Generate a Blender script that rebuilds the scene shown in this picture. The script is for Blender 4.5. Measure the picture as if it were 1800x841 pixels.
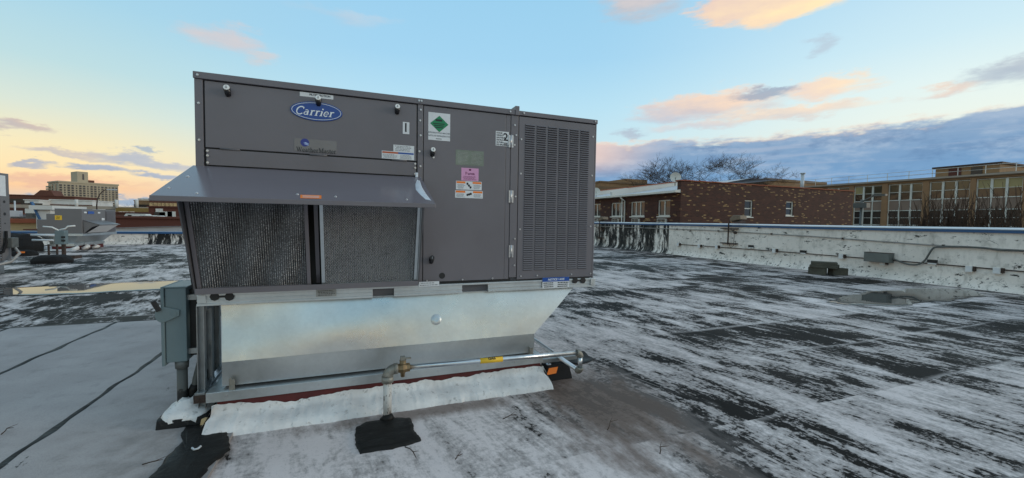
import bpy, bmesh, math, random
from mathutils import Vector, Matrix, noise
for o in list(bpy.data.objects): bpy.data.objects.remove(o)
scene = bpy.context.scene
COL = scene.collection
rad = math.radians

# ------------------------------------------------------------------ camera
EYE = Vector((0, 0, 1.35))
# rows: world X, Y, Z axes seen from the camera (x right, y down, z forward)
RX = Vector((0.93328033, -0.00144656, 0.35914583))
RY = Vector((-0.35880869, -0.04726065, 0.9322139))
RZ = Vector((0.01562496, -0.99888154, -0.04462647))
FOC, CX, CY = 720.0, 900.0, 420.5
cam = bpy.data.cameras.new('camera'); cam_o = bpy.data.objects.new('camera', cam); COL.objects.link(cam_o)
cam.sensor_fit = 'HORIZONTAL'; cam.sensor_width = 36; cam.lens = 36 * FOC / 1800
cam.clip_start = 0.05; cam.clip_end = 4000
m = Matrix(((RX[0], -RX[1], -RX[2], EYE[0]), (RY[0], -RY[1], -RY[2], EYE[1]), (RZ[0], -RZ[1], -RZ[2], EYE[2]), (0, 0, 0, 1)))
cam_o.matrix_world = m
scene.camera = cam_o

def ray(px, py):
    d = Vector((px - CX, py - CY, FOC)); return Vector((RX @ d, RY @ d, RZ @ d))
def atY(px, py, y): d = ray(px, py); return EYE + d * (y / d.y)      # survey helpers: where a sight line meets a real plane
def atX(px, py, x): d = ray(px, py); return EYE + d * (x / d.x)
def atZ(px, py, z=0.0): d = ray(px, py); return EYE + d * ((z - EYE.z) / d.z)

# ------------------------------------------------------------------ node helpers
def lin(r, g, b):
    f = lambda c: (c / 255 / 12.92) if c / 255 <= 0.04045 else ((c / 255 + 0.055) / 1.055) ** 2.4
    return (f(r), f(g), f(b), 1)
class NT:
    def __init__(s, tree): s.t = tree; s.L = tree.links.new
    def n(s, typ, **kw):
        nd = s.t.nodes.new(typ)
        for k, v in kw.items(): setattr(nd, k, v)
        return nd
    def put(s, sock, v):
        if isinstance(v, bpy.types.NodeSocket): s.L(v, sock)
        elif v is not None: sock.default_value = v
    def m(s, op, a, b=None, c=None, clamp=False):
        nd = s.n('ShaderNodeMath', operation=op, use_clamp=clamp)
        s.put(nd.inputs[0], a); s.put(nd.inputs[1], b); s.put(nd.inputs[2], c)
        return nd.outputs[0]
    def ss(s, v, a, b, t0=0.0, t1=1.0, kind='SMOOTHSTEP'):
        nd = s.n('ShaderNodeMapRange', interpolation_type=kind)
        for i, x in enumerate((v, a, b, t0, t1)): s.put(nd.inputs[i], x)
        return nd.outputs[0]
    def mix(s, f, a, b, blend='MIX'):
        nd = s.n('ShaderNodeMix', data_type='RGBA', blend_type=blend)
        s.put(nd.inputs[0], f); s.put(nd.inputs[6], a); s.put(nd.inputs[7], b)
        return nd.outputs[2]
    def ramp(s, f, stops):
        nd = s.n('ShaderNodeValToRGB'); e = nd.color_ramp.elements
        while len(e) < len(stops): e.new(0.5)
        for i, (p, c) in enumerate(stops):
            e[i].position = p; e[i].color = c if not isinstance(c, (int, float)) else (c, c, c, 1)
        s.put(nd.inputs[0], f); return nd.outputs[0]
    def xyz(s, x, y=0.0, z=0.0):
        nd = s.n('ShaderNodeCombineXYZ'); s.put(nd.inputs[0], x); s.put(nd.inputs[1], y); s.put(nd.inputs[2], z); return nd.outputs[0]
    def sep(s, v):
        nd = s.n('ShaderNodeSeparateXYZ'); s.L(v, nd.inputs[0]); return nd.outputs
    def noise(s, v, scale, detail=4, rough=0.55, dist=0.0, col=False):
        nd = s.n('ShaderNodeTexNoise'); s.put(nd.inputs['Vector'], v)
        nd.inputs['Scale'].default_value = scale; nd.inputs['Detail'].default_value = detail
        nd.inputs['Roughness'].default_value = rough; nd.inputs['Distortion'].default_value = dist
        return nd.outputs['Color' if col else 'Fac']
    def voro(s, v, scale, feature='F1', out='Distance'):
        nd = s.n('ShaderNodeTexVoronoi', feature=feature); s.put(nd.inputs['Vector'], v); nd.inputs['Scale'].default_value = scale
        return nd.outputs[out]
    def bump(s, h, strength=0.3, dist=0.01, normal=None):
        nd = s.n('ShaderNodeBump'); nd.inputs['Strength'].default_value = strength; nd.inputs['Distance'].default_value = dist
        s.put(nd.inputs['Height'], h)
        if normal is not None: s.L(normal, nd.inputs['Normal'])
        return nd.outputs[0]

# ------------------------------------------------------------------ world: dusk sky with a cloud bank, in sky directions
SUN_AZ, SUN_EL = 112.0, 5.0        # degrees from +Y towards +X
world = bpy.data.worlds.new('World'); scene.world = world; world.use_nodes = True
wt = world.node_tree; wt.nodes.clear(); w = NT(wt)
tc = w.n('ShaderNodeTexCoord'); dx, dy, dz = w.sep(tc.outputs['Generated'])
el = w.m('MULTIPLY', w.m('ARCSINE', w.m('MINIMUM', w.m('MAXIMUM', dz, -1.0), 1.0)), 57.2958)
az = w.m('MULTIPLY', w.m('ARCTAN2', dx, dy), 57.2958)
E0 = lambda e: max(0.0, min(1.0, (e + 4) / 94))
ef = w.m('DIVIDE', w.m('ADD', el, 4.0), 94.0, clamp=True)
def eramp(st): return w.ramp(ef, [(E0(e), lin(*c)) for e, c in st])
left = eramp([(-1, (205, 208, 204)), (0.6, (206, 210, 206)), (1.6, (226, 202, 180)), (2.5, (247, 202, 158)), (4.0, (250, 224, 176)), (6.5, (243, 229, 188)), (10, (214, 225, 212)), (14, (186, 217, 222)), (20, (164, 208, 228)), (30, (154, 199, 226)), (42, (180, 205, 221)), (70, (182, 202, 216))])
mid = eramp([(-1, (190, 205, 215)), (3, (205, 222, 226)), (9, (198, 226, 234)), (15, (180, 220, 238)), (21, (160, 208, 236)), (28, (152, 203, 233)), (42, (180, 205, 221)), (70, (182, 202, 216))])
right = eramp([(-1, (225, 215, 205)), (6, (240, 232, 212)), (11, (230, 240, 232)), (14, (222, 239, 238)), (18, (202, 230, 240)), (24, (184, 219, 238)), (34, (166, 205, 228)), (44, (182, 206, 221)), (70, (182, 202, 216))])
back = w.ss(az, 120, 178)
wl = w.m('ADD', w.ss(az, 6, -27), back, clamp=True)
wr = w.m('MULTIPLY', w.ss(az, 28, 70), w.m('SUBTRACT', 1.0, back))
sky = w.mix(wr, w.mix(wl, mid, left), right)
nis = w.n('ShaderNodeTexSky', sky_type='NISHITA'); nis.sun_disc = False
nis.sun_elevation = rad(SUN_EL); nis.sun_rotation = rad(SUN_AZ); nis.air_density = 1.2; nis.dust_density = 1.5
nsc = w.mix(1.0, nis.outputs[0], (0.10, 0.10, 0.10, 1), 'MULTIPLY')
sky = w.mix(0.04, sky, nsc)
# cloud coordinates: warped so that every outline is ragged, stretched along the horizon
cv = w.xyz(w.m('MULTIPLY', az, 0.055), w.m('MULTIPLY', el, 0.17))
wn1 = w.noise(cv, 2.1, 5, 0.6); wn2 = w.noise(w.xyz(w.m('MULTIPLY', az, 0.05), w.m('MULTIPLY', el, 0.16), 7.3), 2.6, 5, 0.62)
wn3 = w.noise(w.xyz(w.m('MULTIPLY', az, 0.03), w.m('MULTIPLY', el, 0.42), 3.1), 2.0, 5, 0.6)
wn4 = w.noise(w.xyz(w.m('MULTIPLY', az, 0.16), w.m('MULTIPLY', el, 0.36), 1.7), 3.0, 4, 0.65)
ca = w.m('ADD', az, w.m('MULTIPLY', w.m('SUBTRACT', wn1, 0.5), 9.0))
ce = w.m('ADD', w.m('ADD', el, w.m('MULTIPLY', w.m('SUBTRACT', wn2, 0.5), 3.6)), w.m('MULTIPLY', w.m('SUBTRACT', wn4, 0.5), 1.3))
def cloud(sky, a, e, ra, re, lit, shade, soft=0.55, dens=1.0, tilt=0.0, la=0.5, le=0.8):
    da = w.m('SUBTRACT', ca, a); de = w.m('SUBTRACT', w.m('SUBTRACT', ce, e), w.m('MULTIPLY', da, tilt))
    u = w.m('DIVIDE', da, ra); v = w.m('DIVIDE', de, re)
    d = w.m('SQRT', w.m('ADD', w.m('MULTIPLY', u, u), w.m('MULTIPLY', v, v)))
    d = w.m('ADD', d, w.m('ADD', w.m('MULTIPLY', w.m('SUBTRACT', wn3, 0.5), 0.7), w.m('MULTIPLY', w.m('SUBTRACT', wn4, 0.5), 0.55)))
    mk = w.m('MULTIPLY', w.ss(d, 1.0, 1.0 - soft), dens)
    lt = w.m('ADD', w.m('ADD', w.m('MULTIPLY', u, la * 0.5), w.m('MULTIPLY', v, le * 0.5)), w.m('ADD', w.m('MULTIPLY', w.m('SUBTRACT', wn1, 0.5), 1.6), 0.5), clamp=True)
    return w.mix(mk, sky, w.mix(lt, lin(*shade), lin(*lit)))
PEACH, YEL, GREY, LILAC = (248, 216, 188), (254, 228, 184), (176, 184, 198), (206, 196, 196)
for c in [
    (51.5, 24.6, 8.5, 3.0, YEL, (224, 200, 190), 0.34, 1.0, -0.05, 0.9, -0.3), (37.5, 27.0, 6.5, 2.8, (222, 204, 196), (176, 180, 190), 0.7, 0.85),
    (24.0, 30.5, 9.0, 2.2, (214, 208, 206), (180, 190, 202), 0.9, 0.5), (66.0, 27.5, 9, 2.5, PEACH, LILAC, 0.8, 0.7), (57.0, 19.1, 2.0, 0.9, GREY, GREY, 0.9, 0.5),
    (41.0, 13.9, 6.0, 1.6, (240, 212, 192), (186, 192, 206), 0.75, 0.9), (45.0, 12.3, 9.0, 0.8, (232, 212, 200), (190, 198, 210), 0.8, 0.8), (47.0, 14.6, 8.5, 2.0, PEACH, (190, 190, 200), 0.65, 0.95, -0.02), (57.5, 14.9, 5.2, 1.5, (253, 226, 190), (226, 208, 200), 0.6, 0.95, -0.08), (54.5, 12.7, 10.0, 1.0, (250, 222, 192), (200, 198, 202), 0.7, 0.85),
    (52.0, 15.1, 3.4, 0.8, (150, 164, 184), (150, 164, 184), 0.7, 0.8), (67.0, 13.0, 3.2, 0.7, (250, 218, 188), LILAC, 0.8, 0.8), (72.0, 13.6, 5.5, 1.5, (186, 194, 202), (160, 174, 192), 0.75, 0.85), (36.8, 11.6, 2.6, 0.7, (170, 186, 202), GREY, 0.8, 0.8),
    (-14.0, 19.3, 4.6, 1.9, (222, 200, 192), (196, 196, 204), 0.8, 0.75), (-10.5, 18.0, 2.6, 0.9, (226, 202, 190), (200, 198, 202), 0.8, 0.6), (-29.3, 7.7, 2.6, 0.7, (206, 180, 170), (176, 170, 178), 0.6, 0.8), (-1.0, 24.0, 7, 1.3, (206, 208, 212), (186, 198, 210), 0.9, 0.45),
    (-19.5, 5.7, 6.5, 0.75, (186, 190, 198), (162, 174, 194), 0.7, 0.9), (-26.0, 5.5, 4.5, 0.45, (204, 192, 184), (180, 178, 186), 0.7, 0.8), (-23.5, 4.4, 3.2, 0.55, (168, 178, 194), (150, 164, 188), 0.6, 0.9), (-28.2, 4.2, 1.9, 0.38, (174, 178, 190), (158, 166, 186), 0.6, 0.85),
    (-19.0, 4.1, 2.7, 0.5, (170, 180, 196), (152, 168, 192), 0.6, 0.9), (-20.5, 6.8, 1.3, 0.45, (164, 180, 196), (156, 174, 194), 0.7, 0.8), (-27.0, 2.9, 7.0, 0.55, (236, 186, 156), (212, 172, 160), 0.8, 0.7), (-24.0, 1.5, 16.0, 0.62, (160, 176, 194), (140, 164, 190), 0.55, 0.95),
    (-60, 6, 22, 1.3, (214, 200, 190), GREY, 0.8, 0.8), (-95, 14, 16, 3.0, (230, 210, 196), GREY, 0.8, 0.8), (105, 22, 18, 3.2, YEL, PEACH, 0.7, 0.9), (150, 17, 20, 3.5, PEACH, GREY, 0.8, 0.8), (-150, 24, 18, 3.5, (226, 210, 202), GREY, 0.8, 0.7)]:
    sky = cloud(sky, *c)
# the long slate-blue bank low on the right
edge = w.m('ADD', w.m('ADD', 10.7, w.m('MULTIPLY', w.m('SUBTRACT', wn1, 0.5), 3.4)), w.m('ADD', w.m('MULTIPLY', w.m('SUBTRACT', wn2, 0.5), 2.2), w.m('MULTIPLY', w.m('SUBTRACT', wn4, 0.5), 1.5)))
azm = w.m('MULTIPLY', w.ss(az, 18, 31), w.ss(az, 150, 120))
bm = w.m('MULTIPLY', w.ss(w.m('SUBTRACT', edge, el), -0.25, 0.7), azm)
streak = w.ss(w.noise(w.xyz(w.m('MULTIPLY', az, 0.035), w.m('MULTIPLY', el, 0.55), 11.0), 1.9, 5, 0.55), 0.5, 0.72)
bcol = w.ramp(w.m('DIVIDE', el, 12.0, clamp=True), [(0.0, lin(156, 182, 208)), (0.28, lin(118, 160, 200)), (0.55, lin(116, 154, 192)), (0.75, lin(130, 160, 192)), (1.0, lin(160, 180, 204))])
bcol = w.mix(w.m('MULTIPLY', streak, 0.36), bcol, lin(186, 192, 206))
lump = w.m('MULTIPLY', w.ss(w.m('ADD', w.m('MULTIPLY', wn2, 0.7), w.m('MULTIPLY', wn4, 0.3)), 0.46, 0.66), w.ss(el, 2.0, 8.5)); bcol = w.mix(w.m('MULTIPLY', lump, 0.55), bcol, lin(176, 192, 210))
deep = w.ss(w.m('ADD', w.m('MULTIPLY', wn1, 0.6), w.m('MULTIPLY', wn4, 0.4)), 0.5, 0.36); bcol = w.mix(w.m('MULTIPLY', deep, 0.45), bcol, lin(92, 124, 164))
pink = w.m('MULTIPLY', w.ss(az, 43, 30), w.ss(el, 5.5, 9.0)); bcol = w.mix(w.m('MULTIPLY', pink, 0.8), bcol, lin(238, 206, 190))
rim = w.m('MULTIPLY', w.ss(w.m('SUBTRACT', edge, el), 0.9, -0.1), w.ss(wn3, 0.40, 0.54)); bcol = w.mix(w.m('MULTIPLY', rim, 0.8), bcol, lin(250, 216, 184))
sky = w.mix(bm, sky, bcol)
bg = w.n('ShaderNodeBackground'); bg.inputs[1].default_value = 1.0; w.L(sky, bg.inputs[0])
wo = w.n('ShaderNodeOutputWorld'); w.L(bg.outputs[0], wo.inputs[0])
world.cycles.sampling_method = 'MANUAL'; world.cycles.sample_map_resolution = 512

# ------------------------------------------------------------------ sun: almost down, behind the bank on the right
sl = bpy.data.lights.new('sun', 'SUN'); sl.energy = 0.9; sl.angle = rad(20); sl.color = (1.0, 0.86, 0.68)
so = bpy.data.objects.new('sun', sl); COL.objects.link(so)
sd = Vector((math.sin(rad(SUN_AZ)) * math.cos(rad(SUN_EL + 6)), math.cos(rad(SUN_AZ)) * math.cos(rad(SUN_EL + 6)), math.sin(rad(SUN_EL + 6))))
so.rotation_euler = sd.to_track_quat('Z', 'Y').to_euler()
vs = scene.view_settings; vs.view_transform = 'Standard'; vs.look = 'None'; vs.exposure = 0.13; vs.gamma = 1.0; vs.use_curve_mapping = False
scene.cycles.max_bounces = 5

# ------------------------------------------------------------------ materials
MATS = {}
def base_mat(name):
    mt = bpy.data.materials.new(name); mt.use_nodes = True; t = NT(mt.node_tree)
    b = mt.node_tree.nodes['Principled BSDF']; MATS[name] = mt
    co = t.n('ShaderNodeTexCoord').outputs['Object']
    return mt, t, b, co
def simple(name, col, rough=0.6, metal=0.0, var=0.12, scale=3.0, bump=0.0, bscale=60.0, spec=0.5, rvar=0.1):
    """paint / metal / masonry with mottled colour, roughness and a fine relief"""
    mt, t, b, co = base_mat(name)
    n1 = t.noise(co, scale, 6, 0.6)
    c = (col[0], col[1], col[2], 1)
    b.inputs['Base Color'].default_value = c
    t.L(t.mix(1.0, c, t.ramp(n1, [(0.25, 1 - var), (0.75, 1 + var)]), 'MULTIPLY'), b.inputs['Base Color'])
    t.L(t.m('ADD', rough - rvar / 2, t.m('MULTIPLY', t.noise(co, scale * 4, 5, 0.6), rvar)), b.inputs['Roughness'])
    b.inputs['Metallic'].default_value = metal; b.inputs['Specular IOR Level'].default_value = spec
    if bump: t.L(t.bump(t.noise(co, bscale, 5, 0.6), bump, 0.01), b.inputs['Normal'])
    return mt
simple('casing', (0.146, 0.136, 0.152), 0.38, 0.0, 0.09, 2.6, 0.04, 180, rvar=0.22)
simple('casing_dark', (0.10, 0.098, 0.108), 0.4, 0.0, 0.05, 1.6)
simple('casing_far', (0.145, 0.14, 0.145), 0.4, 0.0, 0.08, 1.0)
simple('hood_paint', (0.160, 0.146, 0.168), 0.20, 0.0, 0.05, 2.0, 0.015, 6, rvar=0.08)
simple('clear_film', (0.178, 0.172, 0.178), 0.25, 0.0, 0.08, 6)
simple('black', (0.012, 0.012, 0.013), 0.55, 0, 0.2)
simple('black_gloss', (0.014, 0.014, 0.016), 0.25, 0, 0.2)
simple('rubber', (0.016, 0.016, 0.017), 0.85, 0, 0.25, 8, 0.3, 120, spec=0.2)
simple('white_plastic', (0.75, 0.75, 0.73), 0.4, 0, 0.05)
simple('label_white', (0.66, 0.68, 0.70), 0.5, 0, 0.06, 12)
simple('label_grey', (0.30, 0.31, 0.30), 0.4, 0.3, 0.12, 12)
simple('print_black', (0.015, 0.015, 0.02), 0.6, 0, 0.1)
simple('print_grey', (0.22, 0.23, 0.25), 0.6, 0, 0.1)
simple('print_blue', (0.012, 0.075, 0.33), 0.35, 0, 0.08)
simple('print_navy', (0.02, 0.035, 0.22), 0.35, 0, 0.1)
simple('print_sky', (0.42, 0.55, 0.85), 0.4, 0, 0.1)
simple('print_green', (0.01, 0.22, 0.09), 0.5, 0, 0.08)
simple('print_pink', (0.62, 0.30, 0.50), 0.5, 0, 0.06)
simple('print_maroon', (0.12, 0.01, 0.06), 0.5, 0, 0.06)
simple('print_orange', (0.80, 0.19, 0.015), 0.5, 0, 0.06)
simple('print_rust', (0.45, 0.09, 0.02), 0.5, 0, 0.06)
simple('print_yellow', (0.82, 0.50, 0.03), 0.5, 0, 0.08)
simple('plate_green', (0.17, 0.20, 0.18), 0.32, 0.6, 0.25, 14)
simple('badge_blue', (0.015, 0.062, 0.27), 0.3, 0, 0.05)
simple('badge_white', (0.72, 0.76, 0.80), 0.35, 0, 0.03)
simple('screw', (0.55, 0.55, 0.57), 0.35, 0.9, 0.1, 40)
simple('silicone', (0.62, 0.68, 0.76), 0.3, 0, 0.15, 14, 0.4, 40)
simple('disconnect_paint', (0.135, 0.185, 0.20), 0.42, 0, 0.08, 5, 0.03, 60)
simple('strut_steel', (0.34, 0.36, 0.37), 0.42, 0.85, 0.25, 9, 0.05, 60)
simple('pipe_steel', (0.62, 0.66, 0.70), 0.30, 0.95, 0.15, 12, 0.05, 60)
simple('fitting', (0.26, 0.25, 0.22), 0.55, 0.6, 0.35, 20, 0.3, 90)
simple('brass', (0.22, 0.155, 0.085), 0.5, 0.7, 0.35, 20, 0.2, 90)
simple('conduit_grey', (0.11, 0.115, 0.11), 0.55, 0.2, 0.3, 12, 0.1, 60)
simple('conduit_light', (0.32, 0.31, 0.30), 0.6, 0.2, 0.35, 8, 0.1, 60)
simple('red_paint', (0.095, 0.012, 0.012), 0.55, 0, 0.35, 8, 0.3, 30)

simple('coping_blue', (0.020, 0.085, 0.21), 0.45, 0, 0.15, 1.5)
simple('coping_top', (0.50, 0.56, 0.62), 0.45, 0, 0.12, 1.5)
simple('concrete_block', (0.075, 0.072, 0.055), 0.9, 0, 0.35, 6, 0.6, 30)
simple('grey_box', (0.13, 0.145, 0.14), 0.5, 0.1, 0.15, 4)
simple('rust', (0.055, 0.035, 0.028), 0.8, 0.1, 0.45, 12, 0.3, 60)
simple('lamp_bronze', (0.16, 0.12, 0.085), 0.6, 0.1, 0.25, 6)
simple('white_trim', (0.62, 0.62, 0.58), 0.55, 0, 0.15, 1.0)
simple('white_metal', (0.50, 0.54, 0.58), 0.4, 0.1, 0.12, 1.0)
simple('terracotta', (0.30, 0.085, 0.04), 0.8, 0, 0.25, 2.0)
simple('tan_brick', (0.27, 0.165, 0.085), 0.9, 0, 0.14, 1.3, 0.2, 8)
simple('tan_dark', (0.20, 0.13, 0.075), 0.9, 0, 0.2, 0.8)
simple('school_brick', (0.29, 0.17, 0.09), 0.9, 0, 0.14, 1.0, 0.2, 6)
simple('spandrel', (0.23, 0.165, 0.13), 0.7, 0, 0.1, 0.5)
simple('roof_edge', (0.34, 0.29, 0.24), 0.7, 0, 0.15, 0.5)
simple('bark', (0.058, 0.040, 0.031), 0.95, 0, 0.3, 1.0)
simple('twig_brown', (0.070, 0.042, 0.028), 0.95, 0, 0.3, 1.0)
simple('tower_wall', (0.42, 0.36, 0.26), 0.85, 0, 0.08, 0.05)
simple('far_brick', (0.115, 0.045, 0.03), 0.9, 0, 0.25, 0.15)
simple('far_brown', (0.10, 0.032, 0.022), 0.9, 0, 0.2, 0.1)
simple('far_white', (0.60, 0.60, 0.58), 0.8, 0, 0.2, 0.2)
simple('far_cream', (0.52, 0.37, 0.19), 0.85, 0, 0.12, 0.5)
simple('viaduct', (0.045, 0.04, 0.036), 0.9, 0, 0.3, 0.1)
simple('viaduct_yellow', (0.20, 0.13, 0.035), 0.8, 0, 0.4, 0.1)
simple('asphalt', (0.05, 0.05, 0.052), 0.9, 0, 0.3, 0.02)
simple('far_ground', (0.09, 0.08, 0.07), 0.95, 0, 0.4, 0.02)
simple('dark_window', (0.018, 0.018, 0.02), 0.25, 0, 0.3, 0.4)
simple('shade_cloth', (0.34, 0.28, 0.13), 0.5, 0, 0.25, 0.4)
simple('silver_roof', (0.46, 0.47, 0.50), 0.6, 0, 0.18, 0.8)
def glass(name, col, rough=0.06):
    mt, t, b, co = base_mat(name)
    t.L(t.mix(t.noise(co, 0.6, 3), (col[0] * .6, col[1] * .6, col[2] * .6, 1), (col[0] * 1.4, col[1] * 1.4, col[2] * 1.4, 1)), b.inputs['Base Color'])
    b.inputs['Roughness'].default_value = rough; b.inputs['Specular IOR Level'].default_value = 0.7
    t.L(t.bump(t.noise(co, 1.2, 2), 0.08, 0.05), b.inputs['Normal'])
glass('pane_glass', (0.020, 0.022, 0.022)); glass('pane_warm', (0.05, 0.045, 0.03))

def galvanized(name, rough=0.34, tint=(0.60, 0.64, 0.66), cloudy=0.5, scale=1.0):
    mt, t, b, co = base_mat(name)
    sp = t.voro(co, 55 * scale, 'F1', 'Color'); spx = t.sep(sp)[0]
    cl = t.noise(co, 2.2 * scale, 5, 0.6)
    v = t.m('ADD', t.m('MULTIPLY', spx, 0.05), t.ss(cl, 0.3, 0.7, 0.78, 1.02, 'LINEAR'))
    t.L(t.mix(1.0, (tint[0], tint[1], tint[2], 1), t.xyz(v, v, v), 'MULTIPLY'), b.inputs['Base Color'])
    b.inputs['Metallic'].default_value = 0.9
    r = t.m('ADD', t.ss(t.noise(co, 4 * scale, 5, 0.65), 0.3, 0.7, rough - 0.06, rough + 0.08, 'LINEAR'), t.m('MULTIPLY', spx, 0.015))
    t.L(r, b.inputs['Roughness'])
    t.L(t.bump(t.noise(co, 3.0 * scale, 3, 0.5), 0.10, 0.03), b.inputs['Normal'])
galvanized('galvanized', 0.40); galvanized('adapter_steel', 0.29, (0.60, 0.63, 0.64)); galvanized('adapter_band', 0.36, (0.55, 0.58, 0.59))

def filter_mat(name, kind):
    mt, t, b, co = base_mat(name)
    x, y, z = t.sep(co)
    if kind == 0:   # pleated wire screen, ribs run up and down
        rib = t.m('ABSOLUTE', t.m('SINE', t.m('MULTIPLY', t.m('ADD', x, t.m('MULTIPLY', z, -0.02)), 3.14159 / 0.0125)))
        wob = t.m('ABSOLUTE', t.m('SINE', t.m('MULTIPLY', z, 3.14159 / 0.009)))
        hgt = t.m('ADD', t.m('MULTIPLY', rib, 0.8), t.m('MULTIPLY', wob, 0.3))
    else:           # expanded metal, diamonds
        a = t.m('ABSOLUTE', t.m('SINE', t.m('MULTIPLY', t.m('ADD', t.m('MULTIPLY', x, 0.7), z), 3.14159 / 0.011)))
        c = t.m('ABSOLUTE', t.m('SINE', t.m('MULTIPLY', t.m('SUBTRACT', t.m('MULTIPLY', x, 0.7), z), 3.14159 / 0.011)))
        hgt = t.m('MINIMUM', a, c)
    sp = t.noise(co, 150, 2, 0.7); big = t.noise(co, 5, 4, 0.6)
    k = t.m('MULTIPLY', t.m('ADD', t.m('MULTIPLY', hgt, 0.72 if kind == 0 else 1.6), t.m('MULTIPLY', big, 0.5)), t.ss(sp, 0.3, 0.75, 0.35, 1.25, 'LINEAR'))
    t.L(t.ramp(k, [(0.0, (0.016, 0.016, 0.018, 1)), (0.4, (0.072, 0.073, 0.077, 1)), (0.75, (0.19, 0.195, 0.205, 1)), (1.0, (0.6, 0.61, 0.63, 1))]), b.inputs['Base Color'])
    b.inputs['Metallic'].default_value = 0.35; b.inputs['Roughness'].default_value = 0.45
    t.L(t.bump(t.m('ADD', hgt, t.m('MULTIPLY', sp, 0.6)), 0.8, 0.006), b.inputs['Normal'])
filter_mat('filter_ribbed', 0); filter_mat('filter_diamond', 1)

def roof_mat():
    """old white reflective coating rubbed off in broom strokes across the sheets, tar felt below"""
    mt, t, b, co = base_mat('roof_coating')
    x, y, z = t.sep(co)
    wob = t.noise(co, 0.9, 4, 0.6)
    yw = t.m('ADD', y, t.m('MULTIPLY', t.m('SUBTRACT', wob, 0.5), 0.12))
    rowf = t.m('DIVIDE', t.m('SUBTRACT', yw, 0.06), 0.97)
    row = t.m('FLOOR', rowf); fr = t.m('SUBTRACT', rowf, row)
    wn = t.n('ShaderNodeTexWhiteNoise', noise_dimensions='1D'); t.L(row, wn.inputs['W']); rr = wn.outputs['Value']
    off = t.m('MULTIPLY', rr, 31.0)
    xs = t.m('ADD', x, t.m('MULTIPLY', y, 0.17))                      # strokes lean a little
    broad1 = t.noise(t.xyz(t.m('ADD', t.m('MULTIPLY', xs, 1.6), off), t.m('MULTIPLY', y, 0.6), off), 1.25, 6, 0.66, 0.4)
    broad2 = t.noise(t.xyz(t.m('MULTIPLY', xs, 1.9), t.m('MULTIPLY', y, 0.8), 4.0), 1.4, 6, 0.70, 0.6)
    broad = t.m('ADD', t.m('MULTIPLY', broad1, 0.36), t.m('MULTIPLY', broad2, 0.78))
    fine = t.noise(t.xyz(t.m('ADD', t.m('MULTIPLY', xs, 6.5), off), t.m('MULTIPLY', y, 1.5), 2.0), 1.3, 6, 0.70, 0.4)
    hair = t.noise(t.xyz(t.m('MULTIPLY', xs, 40.0), t.m('MULTIPLY', y, 1.6), 5.0), 1.2, 4, 0.6)
    blot = t.noise(co, 0.42, 4, 0.55)
    grit = t.noise(co, 26, 4, 0.7); speck = t.noise(co, 95, 3, 0.7)
    v = t.m('ADD', t.m('ADD', t.m('MULTIPLY', broad, 0.72), t.m('MULTIPLY', fine, 0.46)), t.m('ADD', t.m('ADD', t.m('MULTIPLY', blot, 0.50), t.m('MULTIPLY', t.noise(co, 1.7, 5, 0.65, 0.5), 0.22)), t.m('MULTIPLY', hair, 0.09)))
    v = t.m('ADD', v, t.m('MULTIPLY', t.m('SUBTRACT', rr, 0.5), 0.07))
    v = t.m('ADD', v, t.m('MULTIPLY', t.m('SUBTRACT', grit, 0.5), 0.34))
    # less rubbed near the curb and west of it, more out to the east and beyond
    wear = t.m('ADD', t.m('MULTIPLY', t.ss(x, 0.5, 2.2, -0.15, 0.0), t.ss(y, 6.5, 5.0)), t.ss(y, 7, 13, 0.0, 0.015))
    v = t.m('ADD', v, wear)
    dseam = t.m('MULTIPLY', t.m('MINIMUM', fr, t.m('SUBTRACT', 1.0, fr)), 0.97)
    seamw = t.ss(t.m('ADD', dseam, t.m('MULTIPLY', t.m('SUBTRACT', grit, 0.5), 0.05)), 0.005, 0.06)                                   # 0 on a seam strip that was coated twice
    seam_on = t.ss(t.noise(t.xyz(t.m('MULTIPLY', x, 0.5), t.m('MULTIPLY', row, 3.7)), 1.0, 4), 0.46, 0.60)
    keep = t.m('SUBTRACT', 1.0, t.m('MULTIPLY', seam_on, t.m('SUBTRACT', 1.0, seamw)))
    dark = t.m('MULTIPLY', t.m('ADD', t.m('MULTIPLY', t.ss(v, 1.035, 1.09), 0.64), t.m('MULTIPLY', t.ss(v, 0.92, 1.11), 0.36)), t.m('ADD', 0.5, t.m('MULTIPLY', keep, 0.5)))
    dust = t.ss(v, 0.87, 1.04)
    # brown silt washed out from the curb corner, plus a band beside the flashing
    dxs = t.m('SUBTRACT', x, 1.75); dys = t.m('SUBTRACT', y, 2.55)
    sx = t.m('ADD', dxs, t.m('MULTIPLY', dys, 0.05))
    q = t.m('SQRT', t.m('ADD', t.m('POWER', t.m('DIVIDE', sx, 0.62), 2.0), t.m('POWER', t.m('DIVIDE', dys, 1.15), 2.0)))
    q2 = t.m('SQRT', t.m('ADD', t.m('POWER', t.m('DIVIDE', t.m('SUBTRACT', x, 0.55), 1.2), 2.0), t.m('POWER', t.m('DIVIDE', t.m('SUBTRACT', y, 2.84), 0.16), 2.0)))  # brown band coloured in along the flashing foot to soften its sharp edge
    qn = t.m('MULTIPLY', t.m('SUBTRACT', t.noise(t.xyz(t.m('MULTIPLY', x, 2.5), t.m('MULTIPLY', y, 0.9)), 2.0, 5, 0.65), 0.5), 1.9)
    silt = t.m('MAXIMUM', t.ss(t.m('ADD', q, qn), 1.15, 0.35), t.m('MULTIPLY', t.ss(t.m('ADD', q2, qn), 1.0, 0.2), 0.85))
    coat = t.mix(t.ss(blot, 0.3, 0.7), (0.60, 0.53, 0.52, 1), (0.80, 0.725, 0.715, 1))
    coat = t.mix(t.m('MULTIPLY', dust, 0.55), coat, (0.24, 0.22, 0.21, 1))
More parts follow.
